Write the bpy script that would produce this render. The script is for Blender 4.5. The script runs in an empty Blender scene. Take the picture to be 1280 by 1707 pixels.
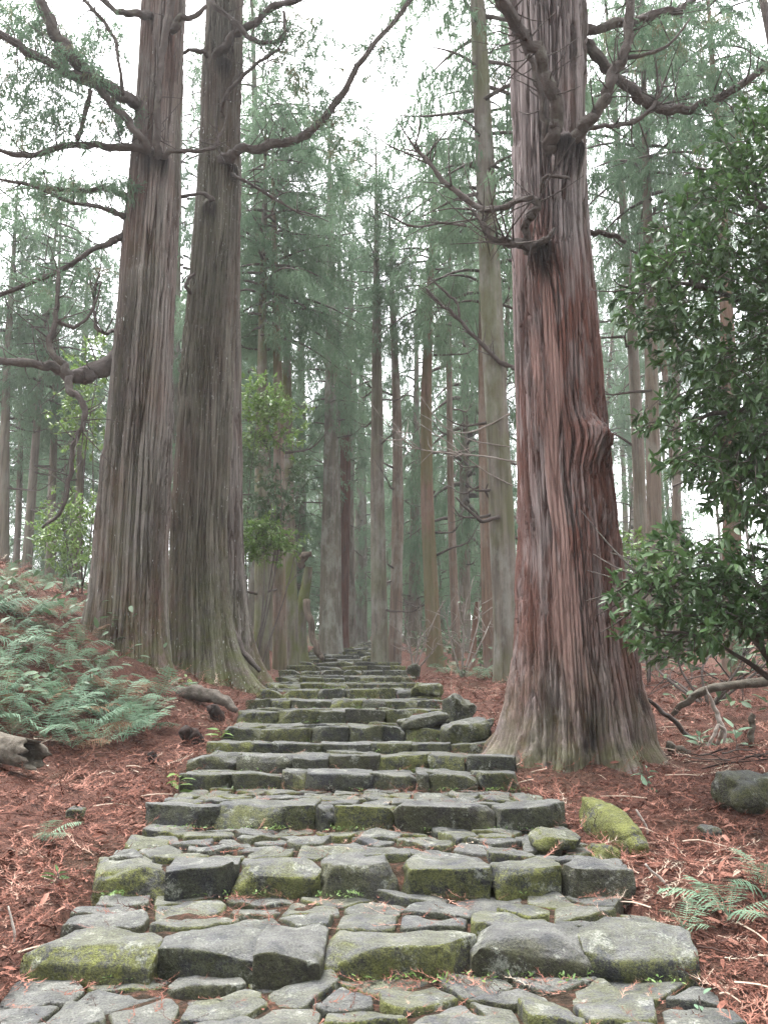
import bpy, math, random
import numpy as np
from mathutils import Vector, Matrix

# ------------------------------------------------------------------ camera, sky, sun, exposure
SC = bpy.context.scene
COL = SC.collection
FP, CX0, CY0, HOR = 1420.0, 640.0, 853.5, 1165.0        # focal length and centre of the 1280x1707 photograph, horizon row
PITCH = math.atan((HOR - CY0) / FP)
CZ = 1.7
cam_d = bpy.data.cameras.new('camera')
cam_d.sensor_fit = 'VERTICAL'
cam_d.angle = 2 * math.atan(CY0 / FP)
cam_d.clip_start, cam_d.clip_end = 0.05, 2000
cam = bpy.data.objects.new('camera', cam_d); COL.objects.link(cam)
cam.location = (0, 0, CZ); cam.rotation_euler = (math.pi / 2 + PITCH, 0, 0)
SC.camera = cam

SUN_EL, SUN_AZ = math.radians(72), math.radians(-25)     # high behind the cloud, ahead and a little to the left
world = bpy.data.worlds.new('World'); SC.world = world; world.use_nodes = True
wn = world.node_tree.nodes; wl = world.node_tree.links
sky = wn.new('ShaderNodeTexSky'); sky.sky_type = 'NISHITA'; sky.sun_disc = False
sky.sun_elevation = SUN_EL; sky.sun_rotation = SUN_AZ
sky.air_density = 1.0; sky.dust_density = 4.0; sky.ozone_density = 1.0
hs = wn.new('ShaderNodeHueSaturation'); hs.inputs['Saturation'].default_value = 0.16   # a white overcast
wl.new(sky.outputs[0], hs.inputs['Color']); wl.new(hs.outputs[0], wn['Background'].inputs[0])
wn['Background'].inputs[1].default_value = 0.15

sun_d = bpy.data.lights.new('sun', 'SUN'); sun_d.energy = 1.5; sun_d.angle = math.radians(40); sun_d.color = (1, .975, .95)
sun = bpy.data.objects.new('sun', sun_d); COL.objects.link(sun)
sdir = Vector((math.sin(SUN_AZ) * math.cos(SUN_EL), math.cos(SUN_AZ) * math.cos(SUN_EL), math.sin(SUN_EL)))
sun.rotation_euler = sdir.to_track_quat('Z', 'Y').to_euler()

vs = SC.view_settings
vs.view_transform = 'Standard'; vs.look = 'None'; vs.exposure = 2.85; vs.gamma = 1.0; vs.use_curve_mapping = False
SC.render.engine = 'CYCLES'
cy = SC.cycles
cy.use_denoising = True; cy.denoising_prefilter = 'NONE'
cy.max_bounces = 7; cy.diffuse_bounces = 4; cy.glossy_bounces = 2; cy.transmission_bounces = 3; cy.volume_bounces = 2; cy.transparent_max_bounces = 4
cy.use_adaptive_sampling = True; cy.adaptive_threshold = 0.02

# ------------------------------------------------------------------ helpers
RNG = np.random.default_rng(11)
random.seed(5)
PI = math.pi
cp, sp = math.cos(PITCH), math.sin(PITCH)

def P(px, py, Y):
    """point at distance Y (metres ahead) seen at a pixel of the photograph"""
    u = (px - CX0) / FP; v = (CY0 - py) / FP; t = Y / (cp - v * sp)
    return np.array([u * t, Y, CZ + (sp + v * cp) * t])

def mpp(py, Y):
    """metres for one photograph pixel at that row and distance"""
    v = (CY0 - py) / FP
    return Y / (cp - v * sp) / FP

def h3(i, j, k, seed=0):
    with np.errstate(over='ignore'):
        n = (i.astype(np.int64) * 374761393 + j.astype(np.int64) * 668265263 + k.astype(np.int64) * 2147483647 + seed * 974634077) & 0xFFFFFFFF
        n = ((n ^ (n >> 13)) * 1274126177) & 0xFFFFFFFF
        n = ((n ^ (n >> 16)) * 2246822519) & 0xFFFFFFFF
        n = n ^ (n >> 15)
    return (n & 0xFFFFFF) / float(0xFFFFFF)

def vnoise(x, y, z, seed=0):
    x, y, z = np.broadcast_arrays(np.asarray(x, float), np.asarray(y, float), np.asarray(z, float))
    xi, yi, zi = np.floor(x), np.floor(y), np.floor(z)
    fx, fy, fz = x - xi, y - yi, z - zi
    fx, fy, fz = fx * fx * (3 - 2 * fx), fy * fy * (3 - 2 * fy), fz * fz * (3 - 2 * fz)
    r = 0
    for a in (0, 1):
        for b in (0, 1):
            for c in (0, 1):
                w = (fx if a else 1 - fx) * (fy if b else 1 - fy) * (fz if c else 1 - fz)
                r = r + w * h3(xi + a, yi + b, zi + c, seed)
    return r * 2 - 1

def fbm(x, y, z, seed=0, o=3):
    r = 0; a = 1.0; s = 1.0
    for i in range(o):
        r = r + a * vnoise(x * s, y * s, z * s, seed + i); a *= .5; s *= 2.03
    return r

def voronoi(u, v, seed=0, jit=.85):
    ui, vi = np.floor(u), np.floor(v)
    f1 = np.full(u.shape, 9.); f2 = np.full(u.shape, 9.); idh = np.zeros(u.shape)
    for a in (-1, 0, 1):
        for b in (-1, 0, 1):
            i, j = ui + a, vi + b; k = np.zeros_like(i)
            px = i + .5 + jit * (h3(i, j, k, seed) - .5); py = j + .5 + jit * (h3(i, j, k, seed + 7) - .5)
            d = np.sqrt((u - px) ** 2 + (v - py) ** 2)
            near = d < f1
            f2 = np.where(near, f1, np.minimum(f2, d)); idh = np.where(near, h3(i, j, k, seed + 13), idh); f1 = np.where(near, d, f1)
    return f2 - f1, idh

def sstep(a, b, x):
    t = np.clip((x - a) / (b - a), 0, 1); return t * t * (3 - 2 * t)

def mesh_data(name, V, F, mat, smooth=True, attrs=None):
    V = np.asarray(V, np.float32); Fs = F if isinstance(F, list) else [F]
    Fs = [np.asarray(q, np.int32) for q in Fs if len(q)]
    me = bpy.data.meshes.new(name)
    me.vertices.add(len(V)); me.vertices.foreach_set('co', V.ravel())
    li = np.concatenate([q.ravel() for q in Fs]); sizes = np.concatenate([np.full(len(q), q.shape[1], np.int32) for q in Fs])
    me.loops.add(len(li)); me.loops.foreach_set('vertex_index', li)
    me.polygons.add(len(sizes)); me.polygons.foreach_set('loop_start', np.concatenate([[0], np.cumsum(sizes)[:-1]]).astype(np.int32))
    me.polygons.foreach_set('use_smooth', np.full(len(sizes), bool(smooth)))
    me.update(calc_edges=True)
    for k, a in (attrs or {}).items():
        at = me.attributes.new(k, 'FLOAT', 'POINT'); at.data.foreach_set('value', np.asarray(a, np.float32))
    me.materials.append(mat)
    return me

def link(name, data, parent=None, loc=None):
    o = bpy.data.objects.new(name, data); COL.objects.link(o)
    if parent is not None: o.parent = parent
    if loc is not None: o.location = loc
    return o

def build(name, V, F, mat, parent=None, smooth=True, attrs=None, origin=None):
    """one mesh object; V in world space, moved so that the object's origin is `origin`
    (parents used here never rotate or scale, so a child's own location is relative to the parent's)"""
    V = np.asarray(V, float)
    if origin is None: origin = np.zeros(3)
    origin = np.asarray(origin, float)
    o = link(name, mesh_data(name, V - origin, F, mat, smooth, attrs), parent)
    base = np.array(parent.location) if parent is not None else np.zeros(3)
    g = parent.parent if parent is not None else None
    if g is not None: base = base + np.array(g.location)
    o.location = origin - base
    return o

def tag(o, label=None, cat=None, group=None, kind=None):
    if label: o['label'] = label
    if cat: o['category'] = cat
    if group: o['group'] = group
    if kind: o['kind'] = kind
    return o

def thing(name, loc, label, cat, group=None):
    o = bpy.data.objects.new(name, None); COL.objects.link(o); o.location = loc; o.empty_display_size = .3
    return tag(o, label, cat, group)

class Bag:
    """collects pieces into one mesh"""
    def __init__(s): s.V = []; s.Q = []; s.T = []; s.n = 0; s.A = {}
    def add(s, V, Q=None, T=None, **attrs):
        V = np.asarray(V, float)
        if Q is not None and len(Q): s.Q.append(np.asarray(Q) + s.n)
        if T is not None and len(T): s.T.append(np.asarray(T) + s.n)
        for k, a in attrs.items(): s.A.setdefault(k, []).append(np.broadcast_to(np.asarray(a, float), (len(V),)))
        s.V.append(V); s.n += len(V)
    def faces(s):
        r = []
        if s.Q: r.append(np.concatenate(s.Q))
        if s.T: r.append(np.concatenate(s.T))
        return r
    def build(s, name, mat, parent=None, smooth=True, origin=None):
        return build(name, np.concatenate(s.V), s.faces(), mat, parent, smooth, {k: np.concatenate(a) for k, a in s.A.items()}, origin)
    def data(s, name, mat, smooth=True):
        return mesh_data(name, np.concatenate(s.V), s.faces(), mat, smooth, {k: np.concatenate(a) for k, a in s.A.items()})

def catmull(pts, n):
    pts = np.asarray(pts, float)
    p = np.vstack([2 * pts[0] - pts[1], pts, 2 * pts[-1] - pts[-2]])
    out = []
    m = len(pts) - 1
    for t in np.linspace(0, m, n):
        i = min(int(t), m - 1); f = t - i
        a, b, c, d = p[i], p[i + 1], p[i + 2], p[i + 3]
        out.append(.5 * ((2 * b) + (-a + c) * f + (2 * a - 5 * b + 4 * c - d) * f * f + (-a + 3 * b - 3 * c + d) * f ** 3))
    return np.array(out)

def tube(pts, rad, seg=8, n=None, rough=.12, seed=0, wob=0.0, gnarl=False):
    """bent tapering limb with lumpy skin; returns verts and quads/tris"""
    pr = np.column_stack([np.asarray(pts, float), np.broadcast_to(np.asarray(rad, float), (len(pts),))])
    n = n or max(4, (len(pts) - 1) * 4 + 1)
    c = catmull(pr, n); C, R = c[:, :3].copy(), np.maximum(c[:, 3], .0015)
    if wob:
        s = np.arange(n) * (.55 if not gnarl else .42) + seed * 3.1
        C += wob * R[:, None] * np.column_stack([vnoise(s, 0, 0, seed), vnoise(s, 5, 0, seed + 1), vnoise(s, 9, 0, seed + 2)])
    T = np.gradient(C, axis=0); T /= np.linalg.norm(T, axis=1)[:, None] + 1e-9
    up = np.array([0, 0, 1.]) if abs(T[0][2]) < .9 else np.array([1., 0, 0])
    N = np.zeros_like(C); x = np.cross(T[0], up); x /= np.linalg.norm(x)
    for i in range(n):
        x = x - T[i] * np.dot(x, T[i]); x /= np.linalg.norm(x) + 1e-9; N[i] = x
    B = np.cross(T, N)
    th = np.linspace(0, 2 * PI, seg, endpoint=False)
    ang, idx = np.meshgrid(th, np.arange(n))
    d = N[idx] * np.cos(ang)[..., None] + B[idx] * np.sin(ang)[..., None]
    rr = R[:, None] * (1 + rough * vnoise(np.cos(ang) * 1.6 + seed, np.sin(ang) * 1.6, idx * .6, seed))
    if gnarl:      # ridged bark, knots and abrupt little bends
        rr = rr * (1 + .16 * vnoise(np.cos(ang) * 3.5, np.sin(ang) * 3.5 + seed, idx * .22, seed + 4) + .05 * vnoise(ang * 0 + seed, 0, idx * .5, seed + 6) + .1 * vnoise(np.cos(ang) * 6, np.sin(ang) * 6, idx * .5, seed + 8))
    V = (C[:, None, :] + d * rr[..., None]).reshape(-1, 3)
    k = np.arange(n - 1)[:, None] * seg; a = np.arange(seg)[None]; b = (a + 1) % seg
    Q = np.stack([k + a, k + b, k + seg + b, k + seg + a], -1).reshape(-1, 4)
    V = np.vstack([V, C[0], C[-1]])
    a = np.arange(seg); b = (a + 1) % seg; m = len(V)
    Tt = np.vstack([np.column_stack([b, a, np.full(seg, m - 2)]), np.column_stack([(n - 1) * seg + a, (n - 1) * seg + b, np.full(seg, m - 1)])])
    return V, Q, Tt

# ------------------------------------------------------------------ materials
def new_mat(name, rough=.9, spec=.25):
    m = bpy.data.materials.new(name); m.use_nodes = True
    nt = m.node_tree; b = nt.nodes['Principled BSDF']
    b.inputs['Roughness'].default_value = rough; b.inputs['Specular IOR Level'].default_value = spec
    return m, nt, b

class NT:
    def __init__(s, nt): s.nt = nt; s.tc = nt.nodes.new('ShaderNodeTexCoord')
    def lk(s, a, b): s.nt.links.new(a, b)
    def noise(s, scale, detail=4, rough=.55, vec=None, mp=None):
        n = s.nt.nodes.new('ShaderNodeTexNoise'); n.inputs['Scale'].default_value = scale; n.inputs['Detail'].default_value = detail; n.inputs['Roughness'].default_value = rough
        v = vec or s.tc.outputs['Object']
        if mp: v = s.map(v, mp)
        s.lk(v, n.inputs['Vector']); return n.outputs['Fac']
    def map(s, v, sc, loc=None):
        m = s.nt.nodes.new('ShaderNodeMapping'); m.inputs['Scale'].default_value = sc
        if loc is not None: s.lk(loc, m.inputs['Location'])
        s.lk(v, m.inputs['Vector']); return m.outputs[0]
    def ramp(s, f, stops):
        r = s.nt.nodes.new('ShaderNodeValToRGB'); e = r.color_ramp.elements
        while len(e) < len(stops): e.new(.5)
        for q, (p, c) in zip(e, stops):
            q.position = p; q.color = (*c, 1) if not isinstance(c, (int, float)) else (c, c, c, 1)
        s.lk(f, r.inputs[0]); return r.outputs[0]
    def mix(s, f, a, b, mode='MIX'):
        m = s.nt.nodes.new('ShaderNodeMix'); m.data_type = 'RGBA'; m.blend_type = mode
        if isinstance(f, (int, float)): m.inputs[0].default_value = f
        else: s.lk(f, m.inputs[0])
        for k, q in ((6, a), (7, b)):
            if isinstance(q, tuple): m.inputs[k].default_value = (*q, 1)
            else: s.lk(q, m.inputs[k])
        return m.outputs[2]
    def math(s, op, a, b=None, clamp=False):
        m = s.nt.nodes.new('ShaderNodeMath'); m.operation = op; m.use_clamp = clamp
        for k, q in ((0, a), (1, b)):
            if q is None: continue
            if isinstance(q, (int, float)): m.inputs[k].default_value = q
            else: s.lk(q, m.inputs[k])
        return m.outputs[0]
    def attr(s, name):
        a = s.nt.nodes.new('ShaderNodeAttribute'); a.attribute_name = name; return a.outputs['Fac']
    def rnd(s): return s.nt.nodes.new('ShaderNodeObjectInfo').outputs['Random']
    def nz(s):
        g = s.nt.nodes.new('ShaderNodeNewGeometry'); x = s.nt.nodes.new('ShaderNodeSeparateXYZ'); s.lk(g.outputs['Normal'], x.inputs[0]); return x.outputs[2]
    def pos(s): return s.nt.nodes.new('ShaderNodeNewGeometry').outputs['Position']
    def bump(s, h, strength, dist, bsdf):
        b = s.nt.nodes.new('ShaderNodeBump'); b.inputs['Strength'].default_value = strength; b.inputs['Distance'].default_value = dist
        s.lk(h, b.inputs['Height']); s.lk(b.outputs[0], bsdf.inputs['Normal'])

def mat_bark(name, outer, pale, inner, moss_amt=.3, fleck=0.0, bare=(.22, .1, .07)):
    """old cedar bark: weathered strip faces, red fibre between with furrow shade painted in, moss, lichen flecks, stains, painted hollows"""
    m, nt, b = new_mat(name, .92, .15); n = NT(nt); pos = n.pos()
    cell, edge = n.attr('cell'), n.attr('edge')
    big = n.noise(1.3, 3, .6, pos, (1, 1, .35)); fib = n.noise(60, 5, .65, pos, (1, 1, .03))
    c = n.mix(n.ramp(cell, [(.2, 0), (.75, 1)]), outer, pale)
    c = n.mix(n.math('MULTIPLY', n.ramp(n.math('ADD', big, n.attr('red')), [(.44, 0), (.7, 1)]), .85), c, inner)
    c = n.mix(n.ramp(edge, [(.05, .9), (.4, 0)]), c, tuple(x * .42 for x in inner))  # furrow shade painted along the strip edges, over the dark inner fibre
    c = n.mix(n.ramp(n.noise(7, 4, .65, pos, (1, 1, .22)), [(.5, 0), (.6, .55)]), c, tuple(x * .85 for x in pale))
    c = n.mix(.8, c, n.ramp(fib, [(.3, .28), (.5, .8), (.7, 1.25)]), 'MULTIPLY')
    c = n.mix(n.attr('bare'), c, n.mix(n.noise(9, 4, .6, pos, (1, 1, .15)), bare, tuple(min(1, x * 1.25 + .05) for x in bare)))
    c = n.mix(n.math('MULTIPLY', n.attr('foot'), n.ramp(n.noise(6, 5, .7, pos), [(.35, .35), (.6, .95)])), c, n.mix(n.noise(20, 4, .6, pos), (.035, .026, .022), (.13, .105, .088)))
    ms = n.math('MULTIPLY', n.attr('moss'), n.ramp(n.noise(5, 5, .7, pos), [(.35, 0), (.6, 1)]))
    c = n.mix(n.math('MULTIPLY', ms, moss_amt), c, (.075, .085, .03))
    if fleck:
        fl = n.ramp(n.noise(46, 3, .55, pos, (1, 1, .22)), [(.69 - fleck, 0), (.74 - fleck, .9)])
        c = n.mix(n.math('MULTIPLY', fl, n.ramp(n.noise(2.6, 3, .6, pos, (1, 1, .4)), [(.42, .0), (.6, 1)])), c, (.45, .46, .43))
    c = n.mix(n.attr('stain_hollow'), c, (.018, .014, .013))
    n.lk(c, b.inputs['Base Color']); n.bump(n.math('ADD', fib, n.noise(90, 3, .6, pos, (1, 1, .12))), .8, .012, b)
    return m

M = {}
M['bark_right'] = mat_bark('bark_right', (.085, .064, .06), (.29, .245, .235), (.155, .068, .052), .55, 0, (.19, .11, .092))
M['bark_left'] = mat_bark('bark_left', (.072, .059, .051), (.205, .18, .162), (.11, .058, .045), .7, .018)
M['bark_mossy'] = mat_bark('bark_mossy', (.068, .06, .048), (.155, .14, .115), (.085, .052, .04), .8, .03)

def mat_limb():
    m, nt, b = new_mat('limb_bark', .9, .15); n = NT(nt); pos = n.pos()
    c = n.mix(n.noise(6, 4, .6, pos), (.026, .021, .019), (.14, .116, .104))
    c = n.mix(n.ramp(n.noise(3, 4, .7, pos), [(.55, 0), (.72, .6)]), c, (.15, .15, .115))
    n.lk(c, b.inputs['Base Color']); n.bump(n.noise(60, 5, .7, pos), 1., .02, b); return m
M['limb'] = mat_limb()

def mat_trunk():
    """slender background cedars: each one greyer, redder or more lichened"""
    m, nt, b = new_mat('trunk_bark', .92, .12); n = NT(nt); pos = n.pos(); rnd = n.attr('tint')
    str_ = n.noise(16, 4, .6, pos, (1, 1, .06))
    base = n.ramp(rnd, [(0, (.1, .08, .062)), (.35, (.15, .13, .11)), (.65, (.155, .1, .075)), (1, (.11, .05, .037))])
    c = n.mix(.85, base, n.ramp(str_, [(.25, .3), (.5, .85), (.75, 1.25)]), 'MULTIPLY')
    li = n.math('MULTIPLY', n.ramp(n.noise(2.6, 5, .7, pos, (1, 1, .5)), [(.46, 0), (.62, 1)]), n.attr('lichen'))
    c = n.mix(li, c, (.27, .275, .245))
    mo = n.math('MULTIPLY', n.ramp(n.noise(1.5, 4, .65, pos, (1, 1, .4)), [(.42, 0), (.58, 1)]), n.attr('moss'))
    c = n.mix(mo, c, (.085, .095, .035))
    n.lk(c, b.inputs['Base Color']); n.bump(str_, .9, .03, b); return m
M['trunk'] = mat_trunk()

def mat_foliage(name, dark, light, brown=None, trans=.3, rough=.6, spec=.2):
    m, nt, b = new_mat(name, rough, spec); n = NT(nt)
    r = n.attr('rnd')
    c = n.ramp(r, [(0, dark), (1, light)] if brown is None else [(0, brown), (.04, brown), (.07, dark), (1, light)])
    c = n.mix(n.math('MULTIPLY', n.noise(.5, 2, .5, n.pos()), .7), c, light)
    n.lk(c, b.inputs['Base Color'])
    tr = nt.nodes.new('ShaderNodeBsdfTranslucent'); n.lk(c, tr.inputs[0])
    mx = nt.nodes.new('ShaderNodeMixShader'); mx.inputs[0].default_value = trans
    n.lk(b.outputs[0], mx.inputs[1]); n.lk(tr.outputs[0], mx.inputs[2]); n.lk(mx.outputs[0], nt.nodes['Material Output'].inputs[0])
    return m
M['cedar'] = mat_foliage('cedar_foliage', (.054, .1, .066), (.165, .24, .15), (.15, .1, .065), .5, .8, .04)
M['oak_leaf'] = mat_foliage('oak_leaf', (.014, .036, .02), (.07, .13, .04), None, .28, .42, .35)
M['bright_leaf'] = mat_foliage('bright_leaf', (.045, .1, .025), (.15, .235, .06), None, .35, .45, .4)
M['fern'] = mat_foliage('fern_frond', (.05, .1, .062), (.15, .225, .15), None, .3, .6, .15)
M['dead_fern'] = mat_foliage('dead_fern', (.07, .04, .025), (.16, .1, .06), None, .2, .8, .1)
M['under_leaf'] = mat_foliage('undergrowth_leaf', (.03, .06, .03), (.1, .15, .08), None, .25, .5, .3)

def mat_litter(name):
    m, nt, b = new_mat(name, .9, .15); n = NT(nt)
    c = n.ramp(n.attr('rnd'), [(0, (.026, .015, .012)), (.25, (.07, .03, .022)), (.6, (.165, .07, .05)), (.88, (.28, .145, .11)), (1, (.34, .28, .22))])
    n.lk(c, b.inputs['Base Color']); return m
M['litter'] = mat_litter('cedar_litter')

def mat_ground():
    m, nt, b = new_mat('forest_floor', .95, .1); n = NT(nt); pos = n.pos()
    f1 = n.noise(34, 6, .75, pos); f2 = n.noise(1.1, 3, .6, pos)
    c = n.ramp(f1, [(.3, (.018, .011, .009)), (.48, (.075, .035, .026)), (.66, (.17, .085, .064))])
    c = n.mix(n.ramp(f2, [(.5, 0), (.72, .6)]), c, (.06, .045, .03))
    n.lk(c, b.inputs['Base Color']); n.bump(f1, 1, .04, b); return m
M['ground'] = mat_ground()

def mat_soil():
    m, nt, b = new_mat('soil', .95, .1); n = NT(nt); pos = n.pos()
    c = n.ramp(n.noise(20, 6, .7, pos), [(.3, (.014, .011, .009)), (.5, (.045, .032, .022)), (.62, (.1, .05, .035)), (.75, (.15, .085, .06))])
    n.lk(c, b.inputs['Base Color']); n.bump(n.noise(30, 5, .7, pos), 1, .03, b); return m
M['soil'] = mat_soil()

def mat_stone(name, moss, wear, topmoss=.28):
    """blue-grey step stone: worn smooth and pale on the tread, sides darkened to hold riser shade, moss and lichen on faces nobody steps on"""
    m, nt, b = new_mat(name, .78, .3); n = NT(nt); pos = n.pos(); rnd = n.rnd()
    f = n.noise(7, 6, .65, pos); g = n.noise(42, 4, .7, pos)
    tone = n.ramp(rnd, [(0, (.022, .023, .028)), (.4, (.032, .033, .033)), (.75, (.05, .049, .042)), (1, (.033, .03, .024))])  # shows mostly on the sides; riser shade is painted into this dark tone
    c = n.mix(n.ramp(f, [(.3, 0), (.7, 1)]), n.mix(.55, tone, (.35, .35, .35), 'MULTIPLY'), tone)
    c = n.mix(.8, c, n.ramp(g, [(.32, .35), (.5, .95), (.66, 1.5)]), 'MULTIPLY')
    nz = n.nz()
    top = n.ramp(nz, [(.35, 0), (.85, 1)])
    c = n.mix(n.math('MULTIPLY', top, wear), c, n.mix(n.ramp(f, [(.35, 0), (.65, 1)]), (.055, .057, .064), (.15, .15, .142)))
    side = n.ramp(nz, [(.0, .75), (.3, 1), (.65, 1), (.93, topmoss)])
    mo = n.math('MULTIPLY', n.ramp(n.noise(7.5, 8, .85, pos), [(.42, 0), (.53, 1)]), side)
    mo = n.math('MULTIPLY', mo, n.math('ADD', n.math('MULTIPLY', n.ramp(n.math('FRACT', n.math('MULTIPLY', rnd, 7.31)), [(.2, .3), (.9, 1.3)]), moss), 0.0), True)
    c = n.mix(mo, c, n.mix(n.noise(16, 3, .6, pos), (.03, .032, .012), (.17, .18, .045)))
    li = n.ramp(n.noise(6, 8, .85, pos), [(.56, 0), (.62, .85)])
    c = n.mix(n.math('MULTIPLY', li, .7), c, (.27, .28, .24))
    c = n.mix(.7, c, n.ramp(n.noise(120, 3, .6, pos), [(.35, .55), (.5, 1), (.65, 1.45)]), 'MULTIPLY')
    n.lk(c, b.inputs['Base Color'])
    n.bump(n.math('ADD', n.noise(18, 6, .75, pos), n.math('MULTIPLY', g, .5)), 1., .035, b)
    return m
M['stone'] = mat_stone('step_stone', .8, .75, .3)
M['paving'] = mat_stone('paving_stone', .75, .75, .4)
M['mossy_rock'] = mat_stone('mossy_rock', 1.2, .75, .6)
M['moss_green'] = mat_stone('moss_covered_rock', 6, .2, 1.)

def mat_simple(name, a, bcol, scale=8, rough=.9, bump=.6, st=(1, 1, 1)):
    m, nt, b = new_mat(name, rough, .15); n = NT(nt); pos = n.pos(); f = n.noise(scale, 5, .65, pos, st)
    n.lk(n.mix(n.ramp(f, [(.3, 0), (.7, 1)]), a, bcol), b.inputs['Base Color']); n.bump(f, bump, .02, b); return m
M['deadwood'] = mat_simple('dead_wood', (.035, .03, .022), (.12, .105, .085), 16, .9, 1.)
M['pale_stick'] = mat_simple('bleached_stick', (.22, .19, .165), (.42, .38, .34), 20)
M['char'] = mat_simple('dark_rot', (.012, .01, .009), (.045, .03, .025), 20)
M['twig'] = mat_simple('bare_twig', (.12, .1, .09), (.26, .23, .2), 10)
M['root'] = mat_simple('grey_root', (.05, .042, .034), (.15, .13, .11), 14, .9, 1.)

# ------------------------------------------------------------------ the stairway's steps and the lie of the land
# (row of the front top edge, row of the riser's foot, left and right end columns, distance, joints between the stones)
STEPS = [
    (1765, 1850, -90, 1290, 2.95, None),
    (1575, 1640, 40, 1165, 3.75, [40, 265, 428, 540, 793, 985, 1165]),
    (1445, 1500, 135, 1055, 4.55, [135, 275, 392, 530, 663, 817, 940, 1055]),
    (1345, 1388, 235, 945, 5.75, [235, 358, 521, 558, 662, 830, 945]),
    (1290, 1322, 300, 870, 7.0, [300, 388, 471, 512, 620, 694, 716, 795, 870]),
    (1260, 1290, 310, 862, 7.45, [310, 395, 490, 546, 632, 716, 776, 862]),
    (1240, 1258, 345, 832, 8.1, [345, 422, 536, 620, 686, 752, 832]),
    (1213, 1240, 372, 810, 8.8, [372, 435, 518, 580, 636, 675, 740]),
    (1186, 1208, 395, 760, 9.7, [395, 460, 533, 578, 640, 690]),
    (1168, 1184, 412, 745, 10.7, None), (1150, 1168, 427, 735, 11.9, None), (1140, 1151, 440, 700, 13.3, None),
    (1129, 1140, 460, 692, 15.0, None), (1118, 1128, 465, 690, 16.8, None)]
ST = []
for yt, yb, xl, xr, Y, J in STEPS:
    a, b_ = P(xl, yt, Y), P(xr, yt, Y)
    ST.append(dict(Y=Y, zt=a[2], zb=P(xl, yb, Y)[2], x0=a[0], x1=b_[0], J=[P(q, yt, Y)[0] for q in J] if J else None))
y_, z_ = 16.8, ST[-1]['zt']
while y_ < 47:
    y_ += 1.75 + .25 * random.random(); z_ += .165
    c_ = -.73 - .043 * (y_ - 16.8); w_ = 2.55
    ST.append(dict(Y=y_, zt=z_, zb=z_ - .12, x0=c_ - w_ / 2, x1=c_ + w_ / 2, J=None))
SY = np.array([-50, -6] + [s['Y'] for s in ST] + [90, 400]); SZ = np.array([ST[0]['zt'] - 5.5, ST[0]['zt'] - 1.5] + [(s['zt'] + s['zb']) / 2 for s in ST] + [ST[-1]['zt'] + 3.2, ST[-1]['zt'] + 12])
SL = np.array([ST[0]['x0']] * 2 + [s['x0'] for s in ST] + [-6, -6]); SR = np.array([ST[0]['x1']] * 2 + [s['x1'] for s in ST] + [-3, -3])

def land(x, y):
    x = np.asarray(x, float); y = np.asarray(y, float)
    z = np.interp(y, SY, SZ); l = np.interp(y, SY, SL); r = np.interp(y, SY, SR)
    dl, dr = l - x, x - r
    bank = np.interp(dl, [0, .4, 1.2, 2, 3, 5, 10, 25, 80], [0, .1, .38, .82, 1.38, 2.2, 3.6, 6.2, 9]) * np.interp(y, [-5, 3, 5, 7, 9, 11, 14, 20, 60], [.2, .2, .25, .6, .95, 1.08, 1, .8, .6])
    right = np.interp(dr, [0, .5, 2, 6, 20, 80], [0, .0, .03, .15, .2, 2.5])
    inside = np.clip(np.minimum(-dl, -dr) / .12, 0, 1)
    out = np.clip(np.maximum(dl, dr) / .5, 0, 1)
    bumps = .05 * fbm(x * 1.3, y * 1.3, 0, 3, 3) + .012 * fbm(x * 9, y * 9, 0, 8, 2) + np.clip((y - 12) / 30, 0, 1) * .35 * fbm(x * .25, y * .25, 0, 5, 2)
    return z + bank * (dl > 0) + right * (dr > 0) - .05 - .2 * inside + bumps * out

def hit(px, py, y0=2.6, y1=70):
    """where the sight line through a pixel meets the ground"""
    Y = np.linspace(y0, y1, 2600); u = (px - CX0) / FP; v = (CY0 - py) / FP; t = Y / (cp - v * sp)
    x = u * t; z = CZ + (sp + v * cp) * t; g = land(x, Y)
    k = np.argmax(z < g) if np.any(z < g) else len(Y) - 1
    return np.array([x[k], Y[k], float(land(x[k], Y[k]))])

gx = np.concatenate([-np.geomspace(150, 6, 60), np.linspace(-5.9, 5.9, 110), np.geomspace(6, 150, 60)])
gy = np.concatenate([np.linspace(-46, 2.4, 40), np.linspace(2.5, 18, 160), np.geomspace(18.2, 260, 80)])
GX, GY = np.meshgrid(gx, gy)
nr, nc = GX.shape
k = np.arange(nr - 1)[:, None] * nc + np.arange(nc - 1)[None]
GQ = np.stack([k, k + 1, k + nc + 1, k + nc], -1).reshape(-1, 4)
ground = build('ground', np.column_stack([GX.ravel(), GY.ravel(), land(GX, GY).ravel()]), GQ, M['ground'])
tag(ground, 'forest floor covered in red brown cedar litter, rising on the left', 'ground', kind='structure')

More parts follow.
